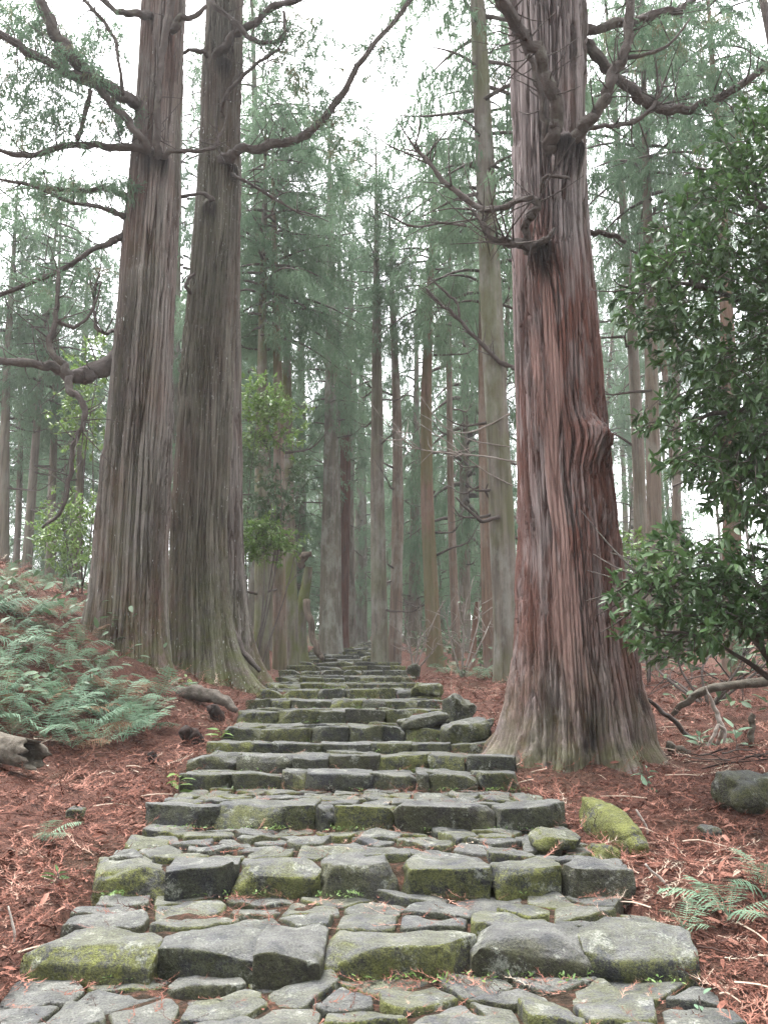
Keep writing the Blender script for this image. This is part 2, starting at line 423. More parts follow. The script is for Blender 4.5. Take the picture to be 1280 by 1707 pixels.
# the stairway: a soil bed that carries every stone as a part
prof = []
for i, s in enumerate(ST):
    prof += [(s['Y'] + .10, s['zb'] - .005, s['x0'], s['x1']), (s['Y'] + .14, s['zt'] - .032, s['x0'], s['x1'])]
prof.append((ST[-1]['Y'] + 3, ST[-1]['zt'] - .05, ST[-1]['x0'], ST[-1]['x1']))
prof.insert(0, (ST[0]['Y'] - 2, ST[0]['zb'] - .4, ST[0]['x0'], ST[0]['x1']))
V = []; nx = 24
for (yy, zz, a, b_) in prof:
    for q in np.linspace(0, 1, nx):
        V.append((a + .03 + (b_ - a - .06) * q, yy, zz + .012 * math.sin(q * 31 + yy * 7) - (.12 if q in (0, 1) else 0)))
k = np.arange(len(prof) - 1)[:, None] * nx + np.arange(nx - 1)[None]
stair = build('stone_stairway', V, np.stack([k, k + 1, k + nx + 1, k + nx], -1).reshape(-1, 4), M['soil'])
tag(stair, 'mossy old stone stairway climbing between the great cedars', 'stairway', kind='structure')

def grid_cube(n):
    V = []; Q = []; idx = {}
    def vid(p):
        k_ = tuple(np.round(p, 5))
        if k_ not in idx: idx[k_] = len(V); V.append(p)
        return idx[k_]
    ls = np.linspace(-1, 1, n + 1)
    for ax in range(3):
        for sgn in (-1, 1):
            for i in range(n):
                for j in range(n):
                    q = []
                    for (a, b_) in ((i, j), (i + 1, j), (i + 1, j + 1), (i, j + 1)):
                        p = np.zeros(3); p[ax] = sgn; p[(ax + 1) % 3] = ls[a]; p[(ax + 2) % 3] = ls[b_]; q.append(vid(p))
                    Q.append(q if sgn > 0 else q[::-1])
    return np.array(V), np.array(Q)
CUBES = {n: grid_cube(n) for n in (4, 8, 11, 16)}

def rock(w, d, h, seed, n=8, k=7., warp=.1, rough=.05, cuts=3):
    """a dressed or broken stone: rounded block, corners pulled about, corners knocked off, pitted"""
    rg = np.random.default_rng(seed)
    V, Q = CUBES[n]; V = V.copy()
    V = np.sign(V) * np.abs(V) ** .5
    V /= (np.sum(np.abs(V) ** k, 1) ** (1 / k))[:, None]
    C = rg.uniform(-warp, warp, (2, 2, 2, 3)) * np.array([.5, 1, 1])
    w8 = (V + 1) / 2
    D = 0
    for a in (0, 1):
        for b_ in (0, 1):
            for c in (0, 1):
                D = D + ((w8[:, 0] if a else 1 - w8[:, 0]) * (w8[:, 1] if b_ else 1 - w8[:, 1]) * (w8[:, 2] if c else 1 - w8[:, 2]))[:, None] * C[a, b_, c]
    V = V + D
    for _ in range(cuts):
        nrm = rg.normal(size=3) * np.array([1, 1, .8]); nrm /= np.linalg.norm(nrm); off = rg.uniform(.9, 1.25)
        over = np.maximum(V @ nrm - off, 0); V = V - .95 * over[:, None] * nrm
    V = V * np.array([w, d, h]) / 2
    s = 3.2 / max(.12, min(w, d, h)) * .6
    N = V / (np.linalg.norm(V, axis=1)[:, None] + 1e-9)
    V = V + N * (.011 * np.minimum(1, min(w, d, h) / .14) * fbm(V[:, 0] * 13 + seed, V[:, 1] * 13, V[:, 2] * 13, seed + 3, 3))[:, None]
    V = V + N * (rough * min(w, d, h) * (fbm(V[:, 0] * s + seed, V[:, 1] * s, V[:, 2] * s, seed, 3) + .5 * (1 - 2 * np.abs(vnoise(V[:, 0] * s * .7, V[:, 1] * s * .7 + 9, V[:, 2] * s * .7, seed + 5)))))[:, None]
    return V, Q

def rotz(V, a):
    c, s = math.cos(a), math.sin(a); return V @ np.array([[c, s, 0], [-s, c, 0], [0, 0, 1]])
def rotx(V, a):
    c, s = math.cos(a), math.sin(a); return V @ np.array([[1, 0, 0], [0, c, s], [0, -s, c]])
def roty(V, a):
    c, s = math.cos(a), math.sin(a); return V @ np.array([[c, 0, -s], [0, 1, 0], [s, 0, c]])

sid = 100
for i, s in enumerate(ST):
    rg = np.random.default_rng(300 + i)
    J = s['J']
    if J is None:
        m = 7 if i < 14 else 5
        q = np.cumsum(rg.uniform(.6, 1.4, m)); q = np.concatenate([[0], q / q[-1]]); J = list(s['x0'] + (s['x1'] - s['x0']) * q)
    for a, b_ in zip(J[:-1], J[1:]):
        sid += 1
        w = b_ - a - .003; hgt = (s['zt'] - s['zb']) + rg.uniform(.07, .12); dep = rg.uniform(.27, .4) if i < 6 else rg.uniform(.22, .3)
        big = i < 4
        V, Q = rock(w * 1.03, dep, hgt, sid, 16 if big else (8 if i < 14 else 4), 40., .14, .05, 8 if big else 5)
        V = rotz(V, rg.normal(0, .035)); V = roty(V, rg.normal(0, .015))
        top = s['zt'] + rg.normal(0, .006)
        pos = np.array([(a + b_) / 2, s['Y'] + dep / 2 + rg.normal(0, .018) + (-.09 if (i == 1 and abs(w - .27) < .05) else 0), top - hgt / 2])
        build('step_stone', V + pos, Q, M['stone'], stair, True, None, pos)

def clip_poly(poly, n, c):
    """keep the side where p.n <= c"""
    out = []
    for a, b_ in zip(poly, np.roll(poly, -1, 0)):
        da, db = a @ n - c, b_ @ n - c
        if da <= 0: out.append(a)
        if (da < 0) != (db < 0): out.append(a + (b_ - a) * (da / (da - db)))
    return np.array(out)

def flag(poly, ztop, thick, seed):
    """one paving stone from its outline: sloping sides, rounded rim, uneven worn top"""
    rg = np.random.default_rng(seed)
    c = poly.mean(0)
    p = poly
    for _ in range(1):
        nxt = np.roll(p, -1, 0); p = np.stack([p * .94 + nxt * .06, p * .06 + nxt * .94], 1).reshape(-1, 2)
    seg = np.linalg.norm(np.roll(p, -1, 0) - p, axis=1); L = np.concatenate([[0], np.cumsum(seg)]); pc = np.vstack([p, p[:1]])
    t = np.linspace(0, L[-1], 31)[:-1]
    R = np.column_stack([np.interp(t, L, pc[:, 0]), np.interp(t, L, pc[:, 1])])
    m = len(R); tilt = rg.normal(0, .045, 2); V = []
    for sc, dz in ((1.0, -thick), (1.02, -thick * .5), (1.0, -.013), (.978, -.004), (.93, .0), (.6, .001), (.3, .002)):
        q = c + (R - c) * sc
        z = ztop + dz + (q - c) @ tilt + ((.013 * fbm(q[:, 0] * 8, q[:, 1] * 8, 0, seed, 3)) if dz > -.05 else 0)
        V.append(np.column_stack([q, np.broadcast_to(z, (m,))]))
    V = np.vstack(V + [np.array([[c[0], c[1], ztop + .006]])])
    Q = []
    for r in range(6):
        for a in range(m):
            b_ = (a + 1) % m; Q.append((r * m + a, r * m + b_, (r + 1) * m + b_, (r + 1) * m + a))
    T = [(6 * m + a, 6 * m + (a + 1) % m, 7 * m) for a in range(m)]
    return V, [np.array(Q), np.array(T)]

pave = 0
for i in range(0, 13):
    s, t = ST[i], ST[i + 1]
    rg = np.random.default_rng(700 + i)
    y0, y1 = s['Y'] + (.27 if i else -.6), t['Y'] + .06
    if y1 - y0 < .12: continue
    big = i < 4
    sx, sy = (.28, .185) if big else (.5, .3)
    rows = max(1, round((y1 - y0) / sy)); pts = []
    for r in range(rows):
        x = s['x0'] - rg.uniform(0, .2)
        while x < s['x1'] + .1:
            x += sx * rg.uniform(.4, 1.75); pts.append((x - sx * .4, y0 + (r + .5 + rg.uniform(-.38, .38)) * (y1 - y0) / rows))
    pts = np.array(pts)
    ins = .05 if i else 0
    for k_, p in enumerate(pts):
        poly = np.array([(s['x0'] + ins, y0), (s['x1'] - ins, y0), (t['x1'] - ins + .02, y1), (t['x0'] + ins - .02, y1)])
        if not (s['x0'] < p[0] < s['x1']): continue
        for j_, q in enumerate(pts):
            if j_ == k_ or abs(q[0] - p[0]) > 1.3: continue
            d = q - p; dn = np.linalg.norm(d); nn = d / dn
            poly = clip_poly(poly, nn, (p + q) @ nn / 2 - rg.uniform(.004, .02))
            if len(poly) < 3: break
        if len(poly) < 3: continue
        ar = .5 * abs(np.dot(poly[:, 0], np.roll(poly[:, 1], 1)) - np.dot(poly[:, 1], np.roll(poly[:, 0], 1)))
        if ar < .008: continue
        f = np.clip((p[1] - s['Y']) / (t['Y'] - s['Y']), 0, 1)
        z = s['zt'] * (1 - f) + (t['zb'] + .02) * f + rg.uniform(-.02, .012) * (1 if big else .5)
        if i == 0: z -= .0
        Vp, Fp = flag(poly, z, .13, 9000 + pave); c = np.array([*poly.mean(0), z])
        build('paving_stone', Vp, Fp, M['paving'], stair, True, None, c); pave += 1

# ------------------------------------------------------------------ the great cedars
def old_trunk(name, edges, Y, parent, mat, strip=.05, length=.9, cols=400, back=60, dz=.025, depth=.03, lobes=(), ztop=17., base_z=0., extra=None, seed=1, moss_h=1.0):
    """edges: (row, left column, right column) of the outline; the stem carries on above the picture"""
    zs, cx_, rr = [], [], []
    for (py, xl, xr) in edges:
        a, b_ = P(xl, py, Y), P(xr, py, Y)
        zs.append(a[2]); cx_.append((a[0] + b_[0]) / 2); rr.append((b_[0] - a[0]) / 2)
    o = np.argsort(zs); zs, cx_, rr = np.array(zs)[o], np.array(cx_)[o], np.array(rr)[o]
    sl = (cx_[-1] - cx_[0]) / (zs[-1] - zs[0])
    zs = np.append(zs, [ztop]); cx_ = np.append(cx_, cx_[-1] + sl * (ztop - zs[-2]) * .6); rr = np.append(rr, rr[-1] * .62)
    z = np.arange(base_z - .6, ztop, dz); z = np.concatenate([z[z < P(0, -60, Y)[2]], np.arange(P(0, -60, Y)[2], ztop, .3)])
    half = 1.95
    th = np.concatenate([np.linspace(-half, half, cols), np.linspace(half, 2 * PI - half, back + 2)[1:-1]]) - PI / 2   # finest where it faces the steps
    TH, Z = np.meshgrid(th, z)
    ra = np.interp(Z, zs, rr); ca = np.interp(Z, zs, cx_)
    R = ra.copy(); hz = Z - base_z
    for (t0, wd, amp, hh) in lobes:
        d = np.angle(np.exp(1j * (TH - t0))); R += amp * np.exp(-(d / wd) ** 2) * np.exp(-np.maximum(hz, -.2) / hh)
    R += .02 * ra * (fbm(np.cos(TH) * 1.5, np.sin(TH) * 1.5, Z * .5, seed, 2))
    arc = (TH + PI / 2) * ra
    warp = .8 * vnoise(arc * 1.0, Z * .3, 0, seed + 3) + .16 * vnoise(arc * 11, Z * 2.2, 0, seed + 4)
    sx, sz = np.zeros_like(arc), np.zeros_like(arc)
    at = dict(foot=np.zeros_like(arc), bare=np.zeros_like(arc), stain_hollow=np.zeros_like(arc), red=np.zeros_like(arc))
    bump = np.zeros_like(arc)
    if extra: sx, bump = extra(arc, Z, TH, ra, at)
    u = (arc + sx) / strip + warp * .9; v = Z / length
    e1, c1 = voronoi(u, v + .35 * h3(np.floor(u), np.floor(u) * 0, np.floor(u) * 0, seed), seed)
    e2, c2 = voronoi(u * 1.7 + 5, Z / .42 + 3, seed + 20)
    amp = depth * (1 - .6 * at['bare']) * np.interp(hz, [0, .5, 1.6], [.4, .65, 1])
    torn = sstep(.1, .35, vnoise(arc * 2.5, Z * .9, 0, seed + 15))
    R += amp * (sstep(.02, .16, e1) - .5) + amp * .35 * (c1 - .5) + amp * torn * (.55 * (sstep(.0, .14, e2) - .5) + .7 * (c2 - .5)) + amp * .22 * fbm(arc * 60, Z * 1.2, 0, seed + 9, 2)
    R += bump - amp * 1.05
    X = ca + R * np.cos(TH); Yy = Y + R * np.sin(TH)
    V = np.stack([X, Yy, Z], -1).reshape(-1, 3)
    n_, m_ = TH.shape
    k_ = np.arange(n_ - 1)[:, None] * m_; a = np.arange(m_)[None]; b_ = (a + 1) % m_
    Q = np.stack([k_ + a, k_ + b_, k_ + m_ + b_, k_ + m_ + a], -1).reshape(-1, 4)
    moss = np.exp(-np.maximum(hz, 0) / moss_h) * 1.1 + .25 * sstep(0, .6, vnoise(arc * 1.5, Z * .4, 0, seed + 31))
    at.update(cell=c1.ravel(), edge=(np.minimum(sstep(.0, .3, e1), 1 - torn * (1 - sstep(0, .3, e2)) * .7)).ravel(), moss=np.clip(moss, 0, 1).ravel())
    at = {q: np.ravel(w) for q, w in at.items()}
    build(name, V, Q, mat, parent, True, at, np.array(parent.location))
    return lambda zz: (np.interp(zz, zs, cx_), np.interp(zz, zs, rr))

def limb(parent, pts, Y, name='branch', seed=0, mat=None, seg=9, depth=None, wob=.5, twigs=True):
    """pts: (column, row, half-thickness in photograph pixels, metres nearer or farther)"""
    C, R = [], []
    for q in pts:
        dy = q[3] if len(q) > 3 else 0
        C.append(P(q[0], q[1], Y + dy)); R.append(.74 * q[2] * mpp(q[1], Y + dy))
    bg = Bag(); bg.add(*tube(C, R, seg + 3, (len(C) - 1) * 8 + 1, .34, seed, wob, True))
    if twigs and len(pts) > 4:
        rg = np.random.default_rng(seed + 400); cc = catmull(C, 30)
        for j in range(4 + 3 * len(pts)):
            k_ = rg.integers(7, 30); p0 = cc[k_]; ax = cc[min(29, k_ + 1)] - cc[k_ - 1]; ax /= np.linalg.norm(ax)
            dv = rg.normal(0, 1, 3) + ax * .8; dv[2] += .25; dv *= rg.uniform(.12, .75) / np.linalg.norm(dv)
            bg.add(*tube([p0, p0 + dv * .5 + rg.normal(0, .03, 3), p0 + dv + np.array([0, 0, .04])], [.011, .007, .003], 4, 5, .1, j))
    return bg.build(name, mat or M['limb'], parent, True, np.array(parent.location))

# --- foliage building blocks: sprays of cedar needles
def spray_template(seed, nb=32, blade=.15):
    rg = np.random.default_rng(seed)
    V, Q = [], []
    for i in range(nb):
        t = (i + rg.uniform(0, 1)) / nb
        p = np.array([.5 * t, 0, -.16 * t * t + .03 * rg.normal()]); p[1] += .04 * rg.normal()
        az = (1 if i % 2 else -1) * rg.uniform(.1, 1.0) * (1 - .5 * t); el = rg.normal(-.35, .45)
        d = np.array([math.cos(az) * math.cos(el), math.sin(az) * math.cos(el), math.sin(el)])
        L = blade * rg.uniform(.7, 1.3) * (1.1 - .35 * t); w = L * rg.uniform(.055, .1)
        n_ = rg.normal(size=3); sd = np.cross(d, n_); sd /= np.linalg.norm(sd)
        k_ = len(V); bend = np.array([0, 0, -.12 * L])
        V += [p, p + d * L * .45 + sd * w, p + d * L + bend, p + d * L * .45 - sd * w]; Q.append((k_, k_ + 1, k_ + 2, k_ + 3))
    return np.array(V), np.array(Q)
SPRAYS = [spray_template(40 + i) for i in range(5)]
FAR_SPRAYS = [spray_template(50 + i, 12, .19) for i in range(4)]

def put_sprays(bag, pos, az, pitch, scale, rnd, kinds=None):
    """many sprays at once"""
    pos = np.asarray(pos); n_ = len(pos)
    kinds = kinds or SPRAYS; which = RNG.integers(0, len(kinds), n_)
    for w, (TV, TQ) in enumerate(kinds):
        sel = np.where(which == w)[0]
        if not len(sel): continue
        ca, sa, cb, sb = np.cos(az[sel]), np.sin(az[sel]), np.cos(pitch[sel]), np.sin(pitch[sel])
        X = np.stack([ca * cb, sa * cb, sb], -1); Yv = np.stack([-sa, ca, 0 * ca], -1); Zv = np.cross(X, Yv)
        Rm = np.stack([X, Yv, Zv], 1)                                    # rows are the local axes
        W = np.einsum('vk,nkj->nvj', TV, Rm) * scale[sel][:, None, None] + pos[sel][:, None, :]
        m = len(TV)
        Q = (TQ[None] + (np.arange(len(sel)) * m)[:, None, None]).reshape(-1, 4)
        bag.add(W.reshape(-1, 3), Q, None, rnd=np.repeat(rnd[sel], m))

def crown_mesh(seed, L, R, nb, shape, droop=.3, dens=.3):
    """foliage and limbs of one cedar crown, foot of the crown at z=0"""
    rg = np.random.default_rng(seed)
    pos, az, pit, scl, rn = [], [], [], [], []
    lb = Bag()
    for i in range(nb):
        f = (i + rg.uniform(0, 1)) / nb
        z0 = L * f; a = i * 2.4 + rg.normal(0, .5)
        ln = R * np.interp(f, shape[0], shape[1]) * rg.uniform(.55, 1.12) + .2
        tone = rg.uniform(.0, .45)
        up = rg.uniform(.05, .4); side = rg.normal(0, .25)
        ts = np.linspace(0, 1, 7); pts = []
        for t in ts:
            r = ln * t; aa = a + side * t
            pts.append((r * math.cos(aa), r * math.sin(aa), z0 + ln * (up * t - droop * t * t * 1.4 + .25 * droop * t ** 4)))
        pts = np.array(pts)
        Vt, Qt, Tt = tube(pts, np.linspace(.018 + .012 * ln, .006, 7), 4, 8, .1, seed + i)
        lb.add(Vt, Qt, Tt)
        m = max(3, int(ln / dens * 3.0))
        for j in range(m):
            t = .22 + .8 * (j + rg.uniform(0, 1)) / m
            c = np.array([np.interp(t, ts, pts[:, q]) for q in range(3)])
            off = rg.normal(0, .1 + .13 * (1 - abs(2 * t - 1)), 3) * np.array([1, 1, .5]); off[2] -= abs(rg.normal(0, .16))
            pos.append(c + off); az.append(a + side * t + rg.normal(0, .8)); pit.append(rg.normal(-.65, .3)); scl.append(rg.uniform(.75, 1.35)); rn.append(np.clip(tone + rg.uniform(.05, .55), 0, 1))
    fb = Bag()
    put_sprays(fb, np.array(pos), np.array(az), np.array(pit), np.array(scl), np.array(rn))
    return fb.data('crown', M['cedar'], False), lb.data('limbs', M['limb'], True)
SH_TALL = ([0, .12, .35, .7, 1], [.55, .95, 1, .62, .12]); SH_THIN = ([0, .2, .5, .8, 1], [.35, .8, 1, .7, .2])
CROWNS = [crown_mesh(900, 14, 2.7, 84, SH_TALL), crown_mesh(901, 12, 2.3, 66, SH_THIN), crown_mesh(902, 16, 3.0, 95, SH_TALL, .38), crown_mesh(903, 10, 2.1, 52, SH_THIN, .2), crown_mesh(904, 8, 2.5, 56, SH_TALL, .42)]
CROWN_L = [14, 12, 16, 10, 8]

def put_crown(parent, which, loc, rot, sc, scz=None):
    for nm, d in (('crown', CROWNS[which][0]), ('limbs', CROWNS[which][1])):
        o = link(nm, d, parent); tag(o, kind='stuff' if nm == 'limbs' else None); o.location = np.array(loc) - np.array(parent.location); o.rotation_euler = (0, 0, rot); o.scale = (sc, sc, scz or sc)

# right-hand cedar
YD = 8.2
bD = P(952, 1250, YD); bD[2] = float(land(1.2, YD)) - .05
cedD = thing('giant_cedar', bD, 'huge old cedar with red peeling bark and a burl, right of the steps', 'tree')
def extraD(arc, Z, TH, ra, at):
    def pix(px, py):
        q = P(px, py, YD - .5); c = P(952, 1000, YD)
        zc = q[2]; xc = np.interp(zc, [0, 9], [0, 0])
        return q
    sx = np.zeros_like(arc); bump = np.zeros_like(arc)
    def loc(px, py, ex):                      # arc position of a pixel on the near face
        q = P(px, py, YD - .45); e0 = np.interp(py, [0, 200, 400, 600, 800, 1000, 1200], [908, 915, 918, 930, 939, 952, 962])
        rpx = np.interp(py, [0, 400, 800, 1000, 1200], [66, 66, 81, 93, 125]); s = np.clip((px - e0) / rpx, -.97, .97)
        return math.asin(s), q[2]
    # burl
    t, zc = loc(972, 728, 0); r0 = .5
    da = arc - t * r0; dzz = Z - zc
    g = np.exp(-(da / .13) ** 2 - (dzz / .17) ** 2); bump += .2 * g * (1 + .3 * fbm(arc * 14, Z * 14, 0, 77, 2)); sx += .16 * np.sign(da) * np.exp(-(da / .2) ** 2 - (dzz / .28) ** 2) * np.abs(da) / .2
    # lips where the limbs leave, dark weeping stains below them
    for (px, py, sw, sh, b_) in ((932, 232, .22, .16, .15), (892, 408, .16, .13, .13)):
        t, zc = loc(px, py, 0); da = arc - t * .47; dzz = Z - zc
        bump += b_ * np.exp(-(da / sw) ** 2 - (np.where(dzz > 0, dzz / (sh * .6), dzz / (sh * 1.9))) ** 2)
        dn = zc - Z
        w = sw * np.interp(dn, [-.1, .1, .5, 1.0], [.7, 1.0, .45, .2])
        at['stain_hollow'] = np.maximum(at['stain_hollow'], .95 * sstep(1, .55, np.abs(da) / w + .35 * vnoise(arc * 22, Z * 2, 0, 5)) * sstep(-.12, .0, dn) * sstep(.62 if px > 900 else .5, .05, dn))
        sx += .05 * np.sign(da) * np.exp(-(da / .2) ** 2 - (dzz / .3) ** 2)
    # stripped strip of red inner bark down the near face, wider at the foot
    for (cols_, wid) in ((((900, 430), (905, 560), (908, 700), (912, 800), (915, 900), (925, 1000), (925, 1100)), (.10, .10, .08, .09, .13, .2, .2)), (((880, 520), (884, 600), (890, 660)), (.09, .09, .03))):
        L_ = [loc(px, py, 0) for px, py in cols_]; zz = np.array([q[1] for q in L_])[::-1]; tt = np.array([q[0] for q in L_])[::-1] * .5; ww = np.array(wid)[::-1]
        c = np.interp(Z, zz, tt); w = np.interp(Z, zz, ww) * (.85 + .8 * vnoise(arc * 14, Z * 1.3, 0, 61)); w = np.maximum(w, .004); inside = (Z > zz[0] - .6) & (Z < zz[-1])
        at['bare'] = np.maximum(at['bare'], sstep(1, .75, np.abs(arc - c) / w) * inside * sstep(zz[-1], zz[-1] - .3, Z) * sstep(zz[0] - .6, zz[0] + .3, Z + .4 * vnoise(arc * 20, Z, 0, 8)) * .85)
    bump -= .025 * at['bare']
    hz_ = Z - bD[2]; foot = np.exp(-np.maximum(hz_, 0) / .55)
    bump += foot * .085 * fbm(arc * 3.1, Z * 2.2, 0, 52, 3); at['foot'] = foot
    at['red'] = np.interp(hz_, [0, 1, 3, 4.5, 6, 8], [.0, .12, .2, .05, -.12, -.15]) + .08 * np.clip(arc * 2, -1, 1)      # fresher red bark low on the right
    rot = vnoise(arc * 3.2, Z * 2.3, 0, 44) + .5 * vnoise(arc * 11, Z * 5, 0, 45)
    hole = sstep(.35, .9, rot + .5 * vnoise(arc * 30, Z * 7, 0, 46)) * np.interp(hz_, [-.2, .1, .6, 1.1], [.5, 1, .8, 0])      # rotting bark at the foot
    at['stain_hollow'] = np.maximum(at['stain_hollow'], .75 * hole); bump -= .03 * hole
    return sx, bump
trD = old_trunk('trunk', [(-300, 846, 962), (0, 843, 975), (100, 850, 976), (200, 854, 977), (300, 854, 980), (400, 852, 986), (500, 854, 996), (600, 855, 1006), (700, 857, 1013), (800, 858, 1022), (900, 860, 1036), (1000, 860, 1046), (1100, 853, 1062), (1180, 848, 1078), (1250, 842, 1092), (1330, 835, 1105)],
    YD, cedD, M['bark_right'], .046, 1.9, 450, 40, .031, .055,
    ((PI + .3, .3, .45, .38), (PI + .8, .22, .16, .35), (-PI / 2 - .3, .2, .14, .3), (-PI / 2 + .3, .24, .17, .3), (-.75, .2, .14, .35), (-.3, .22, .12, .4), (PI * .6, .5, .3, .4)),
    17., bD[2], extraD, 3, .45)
YN = YD - .52
limb(cedD, [(922, 262, 15, .2), (918, 232, 15, .0), (925, 190, 15, -.12), (915, 130, 14, -.25), (890, 80, 14, -.4), (860, 45, 14, -.55), (835, 0, 14, -.75), (818, -40, 13, -.95)], YN, seed=1, seg=14)
limb(cedD, [(908, 240, 9, .1), (907, 200, 8, -.02), (900, 150, 8, -.05), (885, 100, 7, -.1), (868, 60, 6, -.2), (850, 10, 5, -.3)], YN, seed=2)
limb(cedD, [(930, 258, 15, .25), (952, 236, 15, .12), (975, 210, 14, .0), (1000, 180, 13, -.05), (1020, 130, 12, -.1), (1040, 90, 11, -.12), (1050, 40, 11, -.15), (1050, -40, 10, -.15)], YN, seed=3, seg=14)
limb(cedD, [(955, 52, 13), (990, 48, 11), (1040, 38, 10, .1), (1100, 25, 9, .2), (1150, 5, 8, .3), (1180, -25, 7, .4)], YD + .1, seed=4, seg=12)
limb(cedD, [(960, 62, 13), (985, 80, 12), (1010, 115, 12, .1), (1050, 150, 11, .2), (1085, 175, 11, .25), (1120, 185, 10, .25), (1180, 170, 9, .2), (1230, 145, 8, .1), (1300, 90, 7, 0)], YD + .2, seed=5, seg=12)
limb(cedD, [(890, 415, 13, .15), (868, 408, 11, -.05), (845, 404, 9, -.12), (818, 396, 6, -.15), (803, 372, 5, -.12), (783, 345, 2.5, -.1)], YN, seed=6, seg=12)
limb(cedD, [(880, 420, 10, .12), (876, 390, 9, -.1), (880, 362, 9, -.2), (895, 345, 8, -.22), (892, 331, 6, -.25), (865, 335, 6, -.2), (835, 345, 6, -.15), (800, 346, 7, -.05), (765, 322, 6, 0), (730, 290, 5, .05), (705, 260, 4, .08), (684, 236, 2.5, .1)], YN, seed=7, seg=12)
limb(cedD, [(902, 320, 4, .1), (905, 298, 4, -.02), (925, 294, 4, -.06), (950, 298, 3.5, -.02)], YN, seed=8)
limb(cedD, [(975, 385, 8), (1000, 388, 6), (1020, 392, 6), (1042, 404, 5)], YD - .1, seed=9)
limb(cedD, [(975, 215, 6), (1010, 210, 5, .1), (1050, 205, 4, .2), (1085, 180, 4, .25), (1110, 130, 3, .4)], YD + .1, seed=10)
limb(cedD, [(1045, 95, 5), (1080, 90, 4), (1120, 70, 3), (1150, 30, 2)], YN - .1, seed=11, seg=6)
limb(cedD, [(912, 418, 9, .2), (900, 405, 8, .02), (912, 398, 6, -.02), (925, 380, 3, -.03)], YN, 'stub', seed=12)

# the pair on the left
YA, YB, YC = 11.5, 12.9, 14.4
bA = P(215, 1075, YA); bA[2] = float(land(bA[0] + .3, YA)) - .15
cedA = thing('giant_cedar', bA, 'left one of the two great grey cedars, with limbs reaching to the left edge', 'tree')
def extraA(arc, Z, TH, ra, at):
    sx = np.zeros_like(arc); bump = np.zeros_like(arc)
    for (px, py, ph, b_) in ((262, 250, .25, .12), (255, 450, .1, .07)):
        q = P(px, py, YA - .5); da = arc - ph * .45; dn = q[2] - Z
        bump += b_ * np.exp(-(da / .2) ** 2 - (np.where(dn < 0, dn / .12, dn / .3)) ** 2)
        if b_ > .1: at['stain_hollow'] = np.maximum(at['stain_hollow'], .9 * sstep(1, .5, np.abs(da) / .24 + .3 * vnoise(arc * 20, Z * 2, 0, 5)) * sstep(-.1, 0, dn) * sstep(.5, .1, dn))
    return sx, bump
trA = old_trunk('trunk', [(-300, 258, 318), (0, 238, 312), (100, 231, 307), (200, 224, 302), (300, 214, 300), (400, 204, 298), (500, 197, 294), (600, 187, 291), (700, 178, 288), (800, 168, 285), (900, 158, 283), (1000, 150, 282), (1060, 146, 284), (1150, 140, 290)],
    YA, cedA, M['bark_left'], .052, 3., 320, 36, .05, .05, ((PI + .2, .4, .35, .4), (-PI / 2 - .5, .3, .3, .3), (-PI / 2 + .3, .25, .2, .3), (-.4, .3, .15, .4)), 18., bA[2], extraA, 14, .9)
YA_ = YA - .5
limb(cedA, [(255, 262, 10, .2), (236, 248, 9), (200, 244, 8), (140, 240, 7, -.1), (80, 250, 7, -.2), (40, 260, 6, -.3), (-30, 244, 5, -.4)], YA_, seed=21, seg=10)
limb(cedA, [(255, 262, 8, .2), (243, 240, 8, -.05), (215, 205, 8, -.1), (185, 172, 8, -.1), (160, 140, 9, -.15), (130, 105, 10, -.2)], YA_, seed=22, seg=10)
limb(cedA, [(240, 175, 14, .4), (212, 165, 13), (175, 142, 13, -.1), (135, 112, 14, -.2), (105, 75, 13, -.3), (80, 30, 12, -.4), (55, -30, 11, -.5)], YA_, seed=23, seg=12)
limb(cedA, [(165, 140, 11, -.1), (130, 130, 10, -.2), (90, 112, 9, -.3), (55, 92, 9, -.4), (20, 70, 9, -.5), (-30, 40, 8, -.6)], YA_, seed=24, seg=10)
limb(cedA, [(262, 268, 8, .1), (262, 240, 8, -.05), (263, 190, 7, -.12), (266, 120, 8, -.18), (277, 55, 8, -.2), (288, -30, 8, -.25)], YA_, seed=25, seg=10)
limb(cedA, [(270, 265, 6, .1), (285, 254, 5), (330, 252, 4), (355, 245, 4), (364, 232, 3.5), (361, 216, 2)], YA_, seed=26, seg=8)
limb(cedA, [(215, 365, 8, .2), (195, 355, 7), (165, 345, 5), (120, 338, 4.5), (60, 312, 4), (-20, 296, 3)], YA_ + .2, seed=27, seg=8)
limb(cedA, [(215, 385, 8, .2), (198, 398, 7), (160, 415, 6), (90, 456, 5), (-20, 500, 5)], YA_ + .3, seed=28, seg=8)
limb(cedA, [(240, 598, 20, .5), (195, 604, 19, .38), (150, 622, 17, .2), (118, 626, 14, 0), (92, 614, 11, -.1), (40, 605, 9, -.3), (-40, 596, 9, -.4)], YA_ + .1, seed=29, seg=12)
limb(cedA, [(118, 628, 11, -.1), (104, 605, 8, -.15), (84, 580, 7, -.2), (90, 545, 6, -.2), (98, 505, 5, -.2), (97, 452, 4, -.2)], YA_, seed=30, seg=8)
limb(cedA, [(95, 535, 5, -.2), (125, 545, 4), (150, 525, 3), (170, 470, 2)], YA_, seed=31, seg=6)
limb(cedA, [(115, 628, 9, -.1), (120, 652, 8, -.2), (138, 672, 7, -.25), (140, 705, 6, -.25), (124, 740, 5, -.2), (118, 790, 5, -.15), (104, 850, 4, -.1), (70, 880, 3, -.1)], YA_, seed=32, seg=8)
limb(cedA, [(250, 28, 9, .2), (225, 22, 8), (195, 18, 7), (160, -10, 6)], YA_, seed=33, seg=8)
